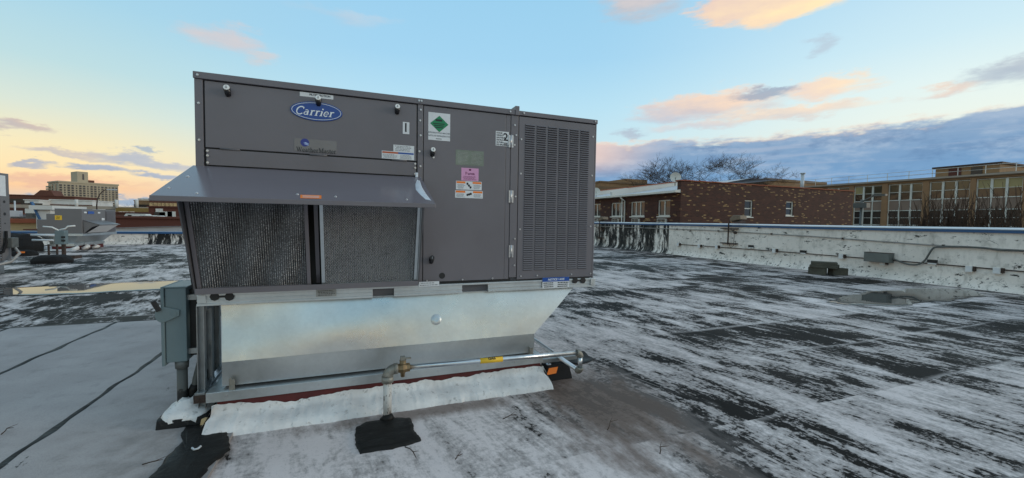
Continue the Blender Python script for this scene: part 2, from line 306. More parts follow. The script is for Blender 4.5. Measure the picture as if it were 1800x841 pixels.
    coat = t.mix(t.m('MULTIPLY', t.ss(speck, 0.58, 0.72), 0.45), coat, (0.10, 0.10, 0.10, 1))
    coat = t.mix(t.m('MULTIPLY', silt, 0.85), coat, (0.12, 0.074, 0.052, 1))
    coat = t.mix(t.m('MULTIPLY', t.m('SUBTRACT', 1.0, keep), 0.25), coat, (0.66, 0.61, 0.60, 1))
    tarc = t.mix(t.noise(co, 4, 4), (0.007, 0.0065, 0.006, 1), (0.020, 0.018, 0.017, 1))
    # cracks wander along the laps
    ck = t.voro(t.xyz(t.m('ADD', x, t.m('MULTIPLY', wob, 0.6)), t.m('MULTIPLY', y, 0.9)), 1.1, 'DISTANCE_TO_EDGE')
    crack = t.m('MULTIPLY', t.ss(ck, 0.010, 0.003), t.ss(t.noise(co, 0.8, 3), 0.5, 0.6))
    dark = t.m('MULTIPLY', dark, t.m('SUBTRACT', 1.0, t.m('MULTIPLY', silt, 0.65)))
    scr = t.ss(t.noise(t.xyz(t.m('MULTIPLY', t.m('ADD', x, t.m('MULTIPLY', y, 0.30)), 26.0), t.m('MULTIPLY', y, 0.9), 8.0), 1.0, 3, 0.5), 0.66, 0.72)
    dark = t.m('MULTIPLY', dark, t.m('SUBTRACT', 1.0, t.m('MULTIPLY', scr, 0.75)))
    colr = t.mix(dark, coat, tarc); colr = t.mix(t.m('MULTIPLY', crack, 0.0), colr, (0.03, 0.03, 0.03, 1))
    t.L(colr, b.inputs['Base Color'])
    damp = t.ss(t.noise(co, 0.55, 3), 0.4, 0.65)
    t.L(t.m('SUBTRACT', t.ss(dark, 0, 1, 0.66, 0.62, 'LINEAR'), t.m('MULTIPLY', damp, 0.12)), b.inputs['Roughness'])
    t.L(t.ss(dark, 0, 1, 0.25, 0.05, 'LINEAR'), b.inputs['Specular IOR Level'])
    h = t.m('ADD', t.m('ADD', t.m('MULTIPLY', grit, 0.35), t.m('MULTIPLY', speck, 0.15)), t.m('SUBTRACT', t.m('MULTIPLY', t.m('SUBTRACT', 1.0, keep), 0.8), t.m('MULTIPLY', dark, 0.5)))
    t.L(t.bump(h, 0.35, 0.012), b.inputs['Normal'])
roof_mat()
def capsheet_mat():
    mt, t, b, co = base_mat('cap_sheet')
    x, y, z = t.sep(co)
    big = t.noise(co, 0.9, 5, 0.6); gran = t.noise(co, 170, 3, 0.8); mid = t.noise(co, 7, 5, 0.65)
    c = t.mix(t.ss(big, 0.3, 0.7), (0.31, 0.285, 0.282, 1), (0.42, 0.39, 0.385, 1))
    c = t.mix(t.ss(gran, 0.45, 0.75, 0.0, 0.5), c, (0.13, 0.13, 0.14, 1))
    c = t.mix(t.ss(mid, 0.52, 0.75, 0.0, 0.4), c, (0.18, 0.175, 0.175, 1))
    brn = t.m('MULTIPLY', t.ss(x, -1.9, -0.9), t.ss(mid, 0.35, 0.6)); c = t.mix(t.m('MULTIPLY', brn, 0.35), c, (0.16, 0.14, 0.125, 1))
    sc = t.noise(t.xyz(t.m('MULTIPLY', x, 5.0), t.m('ADD', t.m('MULTIPLY', y, 2.2), t.m('MULTIPLY', x, 1.2))), 1.0, 6, 0.75)
    scf = t.m('MULTIPLY', t.ss(sc, 0.655, 0.70), t.ss(t.noise(co, 60, 3, 0.7), 0.35, 0.55)); c = t.mix(scf, c, (0.022, 0.022, 0.022, 1))
    t.L(c, b.inputs['Base Color']); b.inputs['Roughness'].default_value = 0.85; b.inputs['Specular IOR Level'].default_value = 0.3
    t.L(t.bump(t.m('ADD', gran, t.m('MULTIPLY', mid, 1.5)), 0.3, 0.006), b.inputs['Normal'])
capsheet_mat()
def parapet_mat(name, dirty_from=None, dirty_axis=1):
    """white painted masonry: flaking, cracks, dirt; far bays stripped to black in runs"""
    mt, t, b, co = base_mat(name)
    x, y, z = t.sep(co); s = y if dirty_axis == 1 else x
    v2 = t.xyz(s, z, 0.0)
    big = t.noise(v2, 0.8, 5, 0.6); mid = t.noise(v2, 3.2, 6, 0.7); fl = t.noise(t.xyz(t.m('MULTIPLY', s, 1.0), t.m('MULTIPLY', z, 2.6)), 2.3, 7, 0.72)
    c = t.mix(t.ss(big, 0.3, 0.7), (0.72, 0.67, 0.62, 1), (0.86, 0.81, 0.76, 1))
    c = t.mix(t.ss(mid, 0.46, 0.72, 0.0, 0.7), c, (0.36, 0.345, 0.31, 1))
    c = t.mix(t.ss(t.m('ADD', t.m('MULTIPLY', fl, 0.7), t.m('MULTIPLY', t.noise(v2, 9.0, 5, 0.7), 0.3)), 0.565, 0.605), c, (0.035, 0.033, 0.03, 1))
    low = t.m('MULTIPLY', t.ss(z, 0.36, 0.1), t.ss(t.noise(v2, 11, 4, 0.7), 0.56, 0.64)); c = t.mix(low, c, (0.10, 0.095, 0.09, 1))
    ed = t.voro(t.xyz(t.m('ADD', s, t.m('MULTIPLY', mid, 0.5)), t.m('ADD', z, t.m('MULTIPLY', big, 0.5))), 1.3, 'DISTANCE_TO_EDGE')
    ck = t.m('MULTIPLY', t.ss(ed, 0.010, 0.003), t.ss(t.noise(v2, 1.5, 3), 0.55, 0.65)); c = t.mix(t.m('MULTIPLY', ck, 0.55), c, (0.06, 0.055, 0.05, 1))
    if dirty_from is not None:
        run = t.noise(t.xyz(t.m('MULTIPLY', s, 2.2), t.m('MULTIPLY', z, 0.55)), 2.2, 7, 0.75)
        run2 = t.noise(t.xyz(t.m('MULTIPLY', s, 0.9), 0.0), 1.3, 3)
        k = t.ss(t.m('ADD', t.m('MULTIPLY', run, 0.75), t.m('MULTIPLY', run2, 0.45)), 0.525, 0.60)
        onm = t.ss(s, dirty_from - 0.02, dirty_from + 0.02)
        c = t.mix(t.m('MULTIPLY', k, onm), c, (0.016, 0.016, 0.016, 1))
    grime = t.ss(t.noise(t.xyz(t.m('MULTIPLY', s, 3.0), t.m('MULTIPLY', z, 0.8), 3.0), 1.6, 6, 0.7), 0.5, 0.75, 0.0, 0.55); c = t.mix(grime, c, (0.30, 0.28, 0.25, 1))
    t.L(c, b.inputs['Base Color']); b.inputs['Roughness'].default_value = 0.75; b.inputs['Specular IOR Level'].default_value = 0.3
    t.L(t.bump(t.m('ADD', t.m('MULTIPLY', mid, 1.0), t.m('ADD', t.m('MULTIPLY', t.ss(fl, 0.6, 0.7), -0.8), t.m('MULTIPLY', ed, 0.3))), 0.5, 0.02), b.inputs['Normal'])
parapet_mat('parapet_paint', 14.35 - 6); parapet_mat('end_wall_paint', -8.9 + 8, 0)
def tar_mat():
    mt, t, b, co = base_mat('tar')
    x, y, z = t.sep(co)
    n1 = t.noise(t.xyz(t.m('ADD', t.m('MULTIPLY', x, 9.0), t.m('MULTIPLY', y, 3.0)), t.m('MULTIPLY', y, 26.0)), 1.0, 5, 0.6); n2 = t.noise(co, 18, 5, 0.7); n3 = t.noise(co, 3.5, 4, 0.6)
    c = t.mix(n3, (0.006, 0.006, 0.006, 1), (0.016, 0.015, 0.014, 1))
    c = t.mix(t.m('MULTIPLY', t.ss(n2, 0.55, 0.75), t.ss(n3, 0.45, 0.65, 0.15, 0.7)), c, (0.075, 0.068, 0.062, 1))
    t.L(c, b.inputs['Base Color']); t.L(t.ss(n3, 0.35, 0.65, 0.42, 0.75, 'LINEAR'), b.inputs['Roughness']); b.inputs['Specular IOR Level'].default_value = 0.22
    t.L(t.bump(t.m('ADD', n1, t.m('MULTIPLY', n2, 0.5)), 0.45, 0.010), b.inputs['Normal'])
tar_mat()
def cant_mat():
    mt, t, b, co = base_mat('white_coating')
    n1 = t.noise(co, 4, 5, 0.6); n2 = t.noise(co, 22, 5, 0.7)
    c = t.mix(t.ss(n1, 0.3, 0.7), (0.60, 0.59, 0.585, 1), (0.82, 0.81, 0.80, 1))
    c = t.mix(t.ss(n2, 0.56, 0.70, 0, 0.6), c, (0.22, 0.205, 0.19, 1))
    t.L(c, b.inputs['Base Color']); b.inputs['Roughness'].default_value = 0.38
    t.L(t.bump(t.m('ADD', t.m('MULTIPLY', n1, 0.6), t.m('ADD', t.m('MULTIPLY', n2, 0.5), t.m('MULTIPLY', t.ss(t.voro(co, 34, 'F1'), 0.35, 0.05), 0.35))), 0.45, 0.012), b.inputs['Normal'])
cant_mat()
def riser_mat():
    mt, t, b, co = base_mat('flaking_pipe')
    x, y, z = t.sep(co)
    n = t.noise(t.xyz(t.m('MULTIPLY', x, 40.0), t.m('MULTIPLY', y, 40.0), t.m('MULTIPLY', z, 12.0)), 1.0, 5, 0.7)
    t.L(t.mix(t.ss(n, 0.55, 0.60), (0.56, 0.55, 0.53, 1), (0.06, 0.042, 0.034, 1)), b.inputs['Base Color']); b.inputs['Roughness'].default_value = 0.7
    t.L(t.bump(n, 0.5, 0.004), b.inputs['Normal'])
riser_mat()
def stained_pipe_mat():
    mt, t, b, co = base_mat('pipe_dipped')
    x, y, z = t.sep(co)
    n = t.noise(co, 30, 4, 0.7); zz = t.m('ADD', z, t.m('MULTIPLY', t.m('SUBTRACT', n, 0.5), 0.10))
    c = t.mix(t.ss(zz, 0.205, 0.215), (0.012, 0.012, 0.012, 1), (0.085, 0.09, 0.085, 1)); c = t.mix(t.ss(zz, 0.118, 0.112), c, (0.58, 0.57, 0.56, 1))
    t.L(c, b.inputs['Base Color']); b.inputs['Roughness'].default_value = 0.6
stained_pipe_mat()
def brick_mat():
    mt, t, b, co = base_mat('house_brick')
    x, y, z = t.sep(co)
    nb = t.n('ShaderNodeTexBrick'); nb.offset = 0.5
    t.L(t.xyz(t.m('ADD', x, y), z, 0.0), nb.inputs['Vector'])
    nb.inputs['Color1'].default_value = (0, 0, 0, 1); nb.inputs['Color2'].default_value = (1, 1, 1, 1); nb.inputs['Mortar'].default_value = (0.4, 0.4, 0.4, 1)
    nb.inputs['Scale'].default_value = 1.0; nb.inputs['Brick Width'].default_value = 0.24; nb.inputs['Row Height'].default_value = 0.085
    nb.inputs['Mortar Size'].default_value = 0.009; nb.inputs['Mortar Smooth'].default_value = 0.3
    tint = t.sep(nb.outputs['Color'])[0]
    area = t.noise(t.xyz(t.m('ADD', x, y), z), 0.35, 3, 0.6)
    thr = t.ss(area, 0.35, 0.65, 0.955, 0.84, 'LINEAR')
    red = t.mix(tint, (0.042, 0.013, 0.009, 1), (0.088, 0.028, 0.017, 1))
    c = t.mix(t.m('GREATER_THAN', tint, thr), red, t.mix(t.ss(t.noise(t.xyz(t.m('MULTIPLY', t.m('ADD', x, y), 5.0), t.m('MULTIPLY', z, 13.0)), 1.0, 0), 0.35, 0.65), (0.13, 0.06, 0.03, 1), (0.36, 0.235, 0.10, 1)))
    c = t.mix(nb.outputs['Fac'], c, (0.055, 0.035, 0.028, 1))
    c = t.mix(t.ss(t.noise(co, 2.0, 5, 0.6), 0.4, 0.8, 0, 0.35), c, (0.035, 0.018, 0.014, 1))
    t.L(c, b.inputs['Base Color']); b.inputs['Roughness'].default_value = 0.85
    t.L(t.bump(t.m('SUBTRACT', 1.0, nb.outputs['Fac']), 0.6, 0.01), b.inputs['Normal'])
brick_mat()
def water_mat():
    mt, t, b, co = base_mat('puddle_water')
    t.L(t.mix(t.noise(co, 1.5, 4), (0.030, 0.030, 0.030, 1), (0.075, 0.073, 0.07, 1)), b.inputs['Base Color'])
    b.inputs['Roughness'].default_value = 0.025; b.inputs['IOR'].default_value = 1.333
    t.L(t.bump(t.noise(co, 2.0, 2), 0.012, 0.02), b.inputs['Normal'])
water_mat()

# ------------------------------------------------------------------ mesh builder
def wloc(o):
    v = Vector((0, 0, 0))
    while o is not None: v = v + o.location; o = o.parent
    return v
def M(name): return MATS[name]
def link(o, parent=None):
    COL.objects.link(o)
    if parent is not None: o.parent = parent
    return o
def tag(o, label=None, cat=None, group=None, kind=None):
    if label: o['label'] = label
    if cat: o['category'] = cat
    if group: o['group'] = group
    if kind: o['kind'] = kind
    return o
def thing(name, loc, label, cat, group=None):
    o = bpy.data.objects.new(name, None); o.empty_display_size = 0.2; o.location = loc; COL.objects.link(o)
    return tag(o, label, cat, group)
class MB:
    def __init__(s, mtx=None): s.v = []; s.f = []; s.mi = []; s.sm = []; s.M = mtx
    def add(s, vs, fs, mi=0, smooth=False):
        b = len(s.v)
        s.v += [(s.M @ Vector(p)) if s.M else Vector(p) for p in vs]
        for f in fs: s.f.append([b + i for i in f]); s.mi.append(mi); s.sm.append(smooth)
        return s
    def box(s, x0, x1, y0, y1, z0, z1, mi=0):
        if x0 > x1: x0, x1 = x1, x0
        if y0 > y1: y0, y1 = y1, y0
        if z0 > z1: z0, z1 = z1, z0
        return s.add([(x0, y0, z0), (x1, y0, z0), (x1, y1, z0), (x0, y1, z0), (x0, y0, z1), (x1, y0, z1), (x1, y1, z1), (x0, y1, z1)],
                     [(0, 3, 2, 1), (4, 5, 6, 7), (0, 1, 5, 4), (1, 2, 6, 5), (2, 3, 7, 6), (3, 0, 4, 7)], mi)
    def bar(s, a, b, wd, ht, mi=0, up=(0, 0, 1)):
        """rectangular bar from a to b"""
        a = Vector(a); b = Vector(b); d = (b - a).normalized(); u = Vector(up)
        if abs(d.dot(u)) > 0.95: u = Vector((0, 1, 0))
        r = d.cross(u).normalized(); u = r.cross(d).normalized(); r = r * wd / 2; u = u * ht / 2
        return s.add([a - r - u, a + r - u, a + r + u, a - r + u, b - r - u, b + r - u, b + r + u, b - r + u],
                     [(0, 1, 2, 3), (7, 6, 5, 4), (0, 4, 5, 1), (1, 5, 6, 2), (2, 6, 7, 3), (3, 7, 4, 0)], mi)
    def tube(s, pts, r, n=10, mi=0, caps=True, smooth=True):
        pts = [Vector(p) for p in pts]; rs = r if isinstance(r, (list, tuple)) else [r] * len(pts)
        b = []; fs = []; u = None
        for i, p in enumerate(pts):
            t = (pts[min(i + 1, len(pts) - 1)] - pts[max(i - 1, 0)]).normalized()
            if u is None: u = t.orthogonal().normalized()
            else:
                u = u - t * u.dot(t)
                u = u.normalized() if u.length > 1e-6 else t.orthogonal().normalized()
            q = t.cross(u)
            b += [p + (u * math.cos(k * 2 * math.pi / n) + q * math.sin(k * 2 * math.pi / n)) * rs[i] for k in range(n)]
        for i in range(len(pts) - 1):
            for k in range(n): fs.append((i * n + k, i * n + (k + 1) % n, (i + 1) * n + (k + 1) % n, (i + 1) * n + k))
        s.add(b, fs, mi, smooth)
        if caps:
            base = len(s.v) - len(b)
            s.f.append([base + k for k in reversed(range(n))]); s.mi.append(mi); s.sm.append(False)
            s.f.append([base + (len(pts) - 1) * n + k for k in range(n)]); s.mi.append(mi); s.sm.append(False)
        return s
    def poly(s, pts, mi=0): return s.add(pts, [tuple(range(len(pts)))], mi)
    def prism(s, pts, off, mi=0):
        """polygon extruded by a vector"""
        n = len(pts); o = Vector(off); a = [Vector(p) for p in pts]
        return s.add(a + [p + o for p in a], [tuple(range(n)), tuple(reversed(range(n, 2 * n)))] + [(i, i + n, (i + 1) % n + n, (i + 1) % n) for i in range(n)], mi)
    def mesh(s, name, mats, off=Vector((0, 0, 0)), fix=True):
        me = bpy.data.meshes.new(name); me.from_pydata([tuple(p - off) for p in s.v], [], s.f)
        for mt in (mats if isinstance(mats, (list, tuple)) else [mats]): me.materials.append(M(mt))
        me.polygons.foreach_set('material_index', s.mi); me.polygons.foreach_set('use_smooth', s.sm)
        if fix and len(s.f) < 60000:
            bm = bmesh.new(); bm.from_mesh(me); bmesh.ops.recalc_face_normals(bm, faces=bm.faces); bm.to_mesh(me); bm.free()
        me.update(); return me
    def build(s, name, mats, parent=None, bevel=0.0, seg=2, fix=True):
        o = bpy.data.objects.new(name, s.mesh(name, mats, wloc(parent) if parent is not None else Vector((0, 0, 0)), fix))
        link(o, parent)
        if name == 'print': o['kind'] = 'stuff'
        if bevel:
            bv = o.modifiers.new('bevel', 'BEVEL'); bv.width = bevel; bv.segments = seg; bv.limit_method = 'ANGLE'; bv.angle_limit = rad(40)
        return o
def inst(me, name, parent, loc, rot=(0, 0, 0), scale=(1, 1, 1)):
    o = bpy.data.objects.new(name, me); link(o, parent); o.location = Vector(loc) - (wloc(parent) if parent is not None else Vector((0, 0, 0))); o.rotation_euler = rot; o.scale = scale
    return o
def copy_tree(o, parent=None):
    c = o.copy(); COL.objects.link(c); c.parent = parent
    for ch in list(o.children): copy_tree(ch, c)
    return c
def elbow(mb, c, d1, d2, R, r, n=12, mi=0):
    """90 degree bend leaving c along d1 and d2"""
    c = Vector(c); d1 = Vector(d1).normalized(); d2 = Vector(d2).normalized(); o = c + d1 * R + d2 * R
    pts = [o - d2 * R * math.cos(a) - d1 * R * math.sin(a) for a in [k * math.pi / 2 / 6 for k in range(7)]]
    return mb.tube(pts, r, n, mi)
def blob(pts, sub=6, amp=0.02, seed=0, freq=6.0):
    """ragged closed outline through the given points"""
    out = []; n = len(pts)
    for i in range(n):
        a, b = Vector(pts[i]), Vector(pts[(i + 1) % n])
        for k in range(sub):
            p = a.lerp(b, k / sub); q = noise.noise_vector(Vector((p.x * freq, p.y * freq, seed * 3.1))); q2 = noise.noise_vector(Vector((p.x * freq * 4, p.y * freq * 4, seed)))
            out.append(Vector((p.x + q.x * amp + q2.x * amp * 0.4, p.y + q.y * amp + q2.y * amp * 0.4, p.z)))
    return out
# ------------------------------------------------------------------ lettering
def text_mesh(body, size, mat, align='CENTER', shear=0.0, bold=0.0, spacing=1.0):
    cu = bpy.data.curves.new('lettering', 'FONT'); cu.body = body; cu.size = size; cu.align_x = align; cu.align_y = 'CENTER'
    cu.shear = shear; cu.offset = bold; cu.space_character = spacing; cu.resolution_u = 3; cu.extrude = 0.0
    o = bpy.data.objects.new('lettering', cu); COL.objects.link(o)
    dg = bpy.context.evaluated_depsgraph_get(); me = bpy.data.meshes.new_from_object(o.evaluated_get(dg))
    bpy.data.objects.remove(o); me.materials.clear(); me.materials.append(M(mat)); return me
def text(body, size, mat, parent, x, y, z, **kw):
    """letters standing on a plane that faces -Y"""
    return inst(text_mesh(body, size, mat, **kw), 'lettering', parent, (x, y, z), (math.pi / 2, 0, 0))
def arc(cx, cy, rx, ry, a0, a1, n=12): return [(cx + rx * math.cos(rad(a0 + (a1 - a0) * k / n)), cy + ry * math.sin(rad(a0 + (a1 - a0) * k / n))) for k in range(n + 1)]
T, t_ = 0.13, 0.055      # thick and thin pen strokes of a bold serif face
def serif(x, y, w=0.2): return ([(x - w / 2, y), (x + w / 2, y)], t_)
GLYPH = {
    'C': (0.68, [(arc(0.38, 0.36, 0.30, 0.36, 48, 180), 0.115), (arc(0.38, 0.36, 0.30, 0.36, 180, 318), 0.10), ([(0.60, 0.70), (0.60, 0.50)], t_)]),
    'W': (1.02, [([(0.10, 0.70), (0.32, 0.02)], T), ([(0.32, 0.02), (0.53, 0.66)], t_), ([(0.48, 0.70), (0.70, 0.02)], T), ([(0.70, 0.02), (0.92, 0.70)], t_), serif(0.10, 0.70, 0.26), serif(0.47, 0.70, 0.22), serif(0.92, 0.70, 0.22)]),
    'M': (0.98, [([(0.16, 0.70), (0.16, 0.0)], t_), ([(0.18, 0.70), (0.46, 0.04)], T), ([(0.46, 0.04), (0.76, 0.70)], t_), ([(0.78, 0.70), (0.78, 0.0)], T), serif(0.16, 0.0, 0.24), serif(0.78, 0.0, 0.28), serif(0.12, 0.70, 0.22), serif(0.84, 0.70, 0.2)]),
    'P': (0.66, [([(0.18, 0.70), (0.18, 0.0)], T), (arc(0.28, 0.52, 0.26, 0.18, 90, -90), 0.09), serif(0.18, 0.0, 0.3), serif(0.18, 0.70, 0.3)]),
    'a': (0.52, [(arc(0.22, 0.14, 0.16, 0.13, 60, 330), 0.08), ([(0.36, 0.34), (0.36, 0.06), (0.44, 0.0)], T), (arc(0.23, 0.34, 0.13, 0.12, 0, 150), 0.07)]),
    'r': (0.44, [([(0.16, 0.44), (0.16, 0.0)], T), (arc(0.31, 0.30, 0.13, 0.14, 150, 45), 0.10), serif(0.16, 0.0, 0.26), serif(0.11, 0.44, 0.14)]),
    'i': (0.30, [([(0.15, 0.44), (0.15, 0.0)], T), ([(0.15, 0.58), (0.15, 0.70)], T), serif(0.15, 0.0, 0.26), serif(0.10, 0.44, 0.14)]),
    'e': (0.50, [(arc(0.25, 0.22, 0.18, 0.22, 0, 180), 0.08), (arc(0.25, 0.22, 0.18, 0.22, 180, 320), 0.10), ([(0.10, 0.23), (0.43, 0.23)], t_)]),
    't': (0.36, [([(0.17, 0.60), (0.17, 0.10)], T), (arc(0.26, 0.10, 0.09, 0.10, 180, 320), 0.07), ([(0.05, 0.43), (0.32, 0.43)], t_)]),
    'h': (0.58, [([(0.16, 0.70), (0.16, 0.0)], T), (arc(0.30, 0.28, 0.13, 0.16, 160, 0), 0.08), ([(0.43, 0.28), (0.43, 0.0)], T), serif(0.16, 0.0, 0.24), serif(0.43, 0.0, 0.24), serif(0.11, 0.70, 0.14)]),
    's': (0.42, [(arc(0.21, 0.33, 0.13, 0.11, 30, 250), 0.08), (arc(0.21, 0.11, 0.13, 0.12, 70, -150), 0.08)]),
    'u': (0.56, [([(0.15, 0.44), (0.15, 0.14)], T), (arc(0.28, 0.14, 0.13, 0.14, 180, 340), 0.08), ([(0.42, 0.44), (0.42, 0.0)], T), serif(0.10, 0.44, 0.14), serif(0.46, 0.0, 0.14)]),
    'o': (0.50, [(arc(0.25, 0.22, 0.18, 0.22, -90, 90), 0.10), (arc(0.25, 0.22, 0.18, 0.22, 90, 270), 0.10)]),
    'n': (0.58, [([(0.16, 0.44), (0.16, 0.0)], T), (arc(0.30, 0.28, 0.13, 0.16, 160, 0), 0.08), ([(0.43, 0.28), (0.43, 0.0)], T), serif(0.16, 0.0, 0.24), serif(0.43, 0.0, 0.24), serif(0.11, 0.44, 0.14)])}
def serif_word(word, width, mat, parent, x, y, z, slant=0.0, weight=1.0, squash=1.0):
    """serif letters drawn as pen strokes, centred on (x, z), facing -Y"""
    tot = sum(GLYPH[c][0] for c in word); k = width / tot; mb = MB(); cx = -tot / 2; lay = 0
    for c in word:
        for pts, wd in GLYPH[c][1]:
            wd *= weight; lay += 1; p = [Vector((cx + q[0] + slant * q[1], q[1] * squash)) for q in pts]; Lp = []; Rp = []
            for i in range(len(p)):
                tt = (p[min(i + 1, len(p) - 1)] - p[max(i - 1, 0)]).normalized(); nn = Vector((-tt.y, tt.x)) * wd / 2
                Lp.append(p[i] + nn); Rp.append(p[i] - nn)
            yy = y - 0.00004 * lay
            vs = [(x + q.x * k, yy, z + (q.y - 0.35 * squash) * k) for q in Lp] + [(x + q.x * k, yy, z + (q.y - 0.35 * squash) * k) for q in Rp]; n = len(p)
            mb.add(vs, [(i, i + 1, n + i + 1, n + i) for i in range(n - 1)])
        cx += GLYPH[c][0]
    return mb.build('lettering', mat, parent, fix=False)
def ellipse(cx, cz, rx, rz, y, n=40): return [(cx + rx * math.cos(k * 2 * math.pi / n), y, cz + rz * math.sin(k * 2 * math.pi / n)) for k in range(n)]
def lines(mb, x0, x1, z0, z1, n, y, seed=1, fill=0.45, words=True):
    """rows of print too small to read"""
    rnd = random.Random(seed); st = (z1 - z0) / n
    for i in range(n):
        zc = z1 - st * (i + 0.5); xx = x0 + rnd.random() * 0.1 * (x1 - x0); xe = x1 - rnd.random() * 0.25 * (x1 - x0)
        while xx < xe:
            wdt = min(xe - xx, (x1 - x0) * rnd.uniform(0.05, 0.16)); mb.poly([(xx, y, zc - st * fill / 2), (xx + wdt, y, zc - st * fill / 2), (xx + wdt, y, zc + st * fill / 2), (xx, y, zc + st * fill / 2)]); xx += wdt + (x1 - x0) * 0.025
    return mb

# ------------------------------------------------------------------ SETTING
XP = 12.93       # inner face of the east parapet
YE = 23.7        # inner face of the far parapet
tag(MB().poly([(-1600, -600, -8.2), (1600, -600, -8.2), (1600, 2600, -8.2), (-1600, 2600, -8.2)]).build('street_ground', 'far_ground'), kind='structure')
tag(MB().poly([(13.4, -60, -8.19), (17.6, -60, -8.19), (17.6, 120, -8.19), (13.4, 120, -8.19)]).build('side_street', 'asphalt'), kind='structure')
tag(MB().poly([(40, -60, -8.19), (58, -60, -8.19), (58, 160, -8.19), (40, 160, -8.19)]).build('school_road', 'asphalt'), kind='structure')
# own roof: one sheet with slight swells, and the building under it
mb = MB(); nx, ny = 110, 120; X0, X1, Y0, Y1 = -24.0, XP, -12.0, YE
for j in range(ny + 1):
    for i in range(nx + 1):
        xx = X0 + (X1 - X0) * i / nx; yy = Y0 + (Y1 - Y0) * j / ny
        mb.v.append(Vector((xx, yy, 0.012 * noise.noise(Vector((xx * 0.5, yy * 0.5, 0))) * min(1, abs(yy - 3.2) / 3))))
for j in range(ny):
    for i in range(nx):
        a = j * (nx + 1) + i; mb.f.append([a, a + 1, a + nx + 2, a + nx + 1]); mb.mi.append(0); mb.sm.append(True)
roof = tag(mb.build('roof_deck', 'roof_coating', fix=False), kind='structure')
tag(MB().box(-24.3, 13.25, -12.0, 24.0, -8.1, -0.04).build('building_below', 'far_brick'), 'brick building carrying the flat white roof underfoot', 'building')
# smooth granulated cap sheets west of the curb, each its own piece, black lap seams between
rnd = random.Random(3)
xs_ = [(-24.0, -3.72), (-3.70, -2.745), (-2.735, -1.735), (-1.725, -0.70)]
for k, (a, b) in enumerate(xs_):
    mb = MB(); n = 40; ya, yb = -11.5, 6.42; tp = 0.020 + 0.002 * (k % 2)
    for i in range(n + 1):
        yy = ya + (yb - ya) * i / n; jt = 0.008 * noise.noise(Vector((k * 5.0, yy * 1.3, 1)))
        for xx, zz in ((a - jt, -0.02), (a + jt, tp), (b + jt, tp), (b + jt, -0.02)): mb.v.append(Vector((xx, yy, zz)))
    for i in range(n):
        for q in range(3): mb.f.append([i * 4 + q, i * 4 + q + 1, i * 4 + q + 5, i * 4 + q + 4]); mb.mi.append(0); mb.sm.append(False)
    mb.f.append([n * 4, n * 4 + 1, n * 4 + 2, n * 4 + 3]); mb.mi.append(0); mb.sm.append(False)
    mb.build('cap_sheet', 'cap_sheet', roof)
def ribbon(pts, wid, z, mat, name, parent, seed=0, thick=0.004):
    mb = MB(); n = len(pts)
    for i, p in enumerate(pts):
        p = Vector((p[0], p[1], 0)); a = Vector((*pts[max(i - 1, 0)], 0)); b = Vector((*pts[min(i + 1, n - 1)], 0)); d = (b - a).normalized(); q = Vector((-d.y, d.x, 0))
        w1 = wid * (0.5 + 0.45 * noise.noise(Vector((p.x * 5, p.y * 5, seed)))); w2 = wid * (0.5 + 0.45 * noise.noise(Vector((p.x * 5, p.y * 5, seed + 9)))); 
        mb.v += [p + q * w1 + Vector((0, 0, z)), p + q * w1 * 0.6 + Vector((0, 0, z + thick)), p - q * w2 * 0.6 + Vector((0, 0, z + thick)), p - q * w2 + Vector((0, 0, z))]
    for i in range(n - 1):
        for c in range(3): mb.f.append([i * 4 + c, i * 4 + c + 1, i * 4 + c + 5, i * 4 + c + 4]); mb.mi.append(0); mb.sm.append(True)
    return mb.build(name, mat, parent)
for k, xx in enumerate((-3.71, -2.74, -1.73)):
    ribbon([(xx + 0.018 * noise.noise(Vector((i * 0.23, k * 7.0, 0))), -3 + 9.42 * i / 120) for i in range(121)], 0.042, 0.0205, 'tar', 'lap_seam', roof, k)
ribbon([(-24 + 23.3 * i / 200, 6.44 + 0.02 * noise.noise(Vector((i * 0.3, 0, 5)))) for i in range(201)], 0.085, 0.004, 'tar', 'lap_seam', roof, 8, 0.016)
def sheet_blob(name, pts, z, thick, mat, parent=None, sub=7, amp=0.03, seed=0, freq=6.0):
    ol = blob([(p[0], p[1], 0) for p in pts], sub, amp, seed, freq); n = len(ol); c = sum(ol, Vector()) / n
    mb = MB(); rings = [(1.0, z - 0.004), (0.97, z + thick * 0.8), (0.80, z + thick), (0.4, z + thick * 1.05)]
    for s_, zz in rings: mb.v += [Vector((c.x + (p.x - c.x) * s_, c.y + (p.y - c.y) * s_, zz + (0.004 * noise.noise(Vector((p.x * 9, p.y * 9, s_ * 7))) if s_ < 0.95 and thick > 0.006 else 0))) for p in ol]
    for r in range(3):
        for i in range(n): mb.f.append([r * n + i, r * n + (i + 1) % n, (r + 1) * n + (i + 1) % n, (r + 1) * n + i]); mb.mi.append(0); mb.sm.append(True)
    mb.f.append([3 * n + i for i in range(n)]); mb.mi.append(0); mb.sm.append(True)
    return mb.build(name, mat, parent)
tag(sheet_blob('puddle', [(-5.92, 10.05), (-7.4, 9.7), (-6.6, 9.0), (-5.3, 9.0), (-4.3, 9.02), (-3.4, 9.1), (-2.2, 9.25), (-1.6, 9.6), (-2.4, 10.3), (-3.7, 10.35), (-4.8, 10.2)], 0.014, 0.001, 'puddle_water', None, 8, 0.10, 2, 2.0), kind='structure')
tag(sheet_blob('puddle', [(7.7, 4.65), (9.0, 5.0), (10.4, 5.2), (11.9, 5.1), (12.5, 4.6), (11.7, 4.2), (10.0, 4.05), (8.6, 4.15), (7.9, 4.35)], 0.014, 0.001, 'puddle_water', None, 8, 0.12, 5, 2.0), kind='structure')
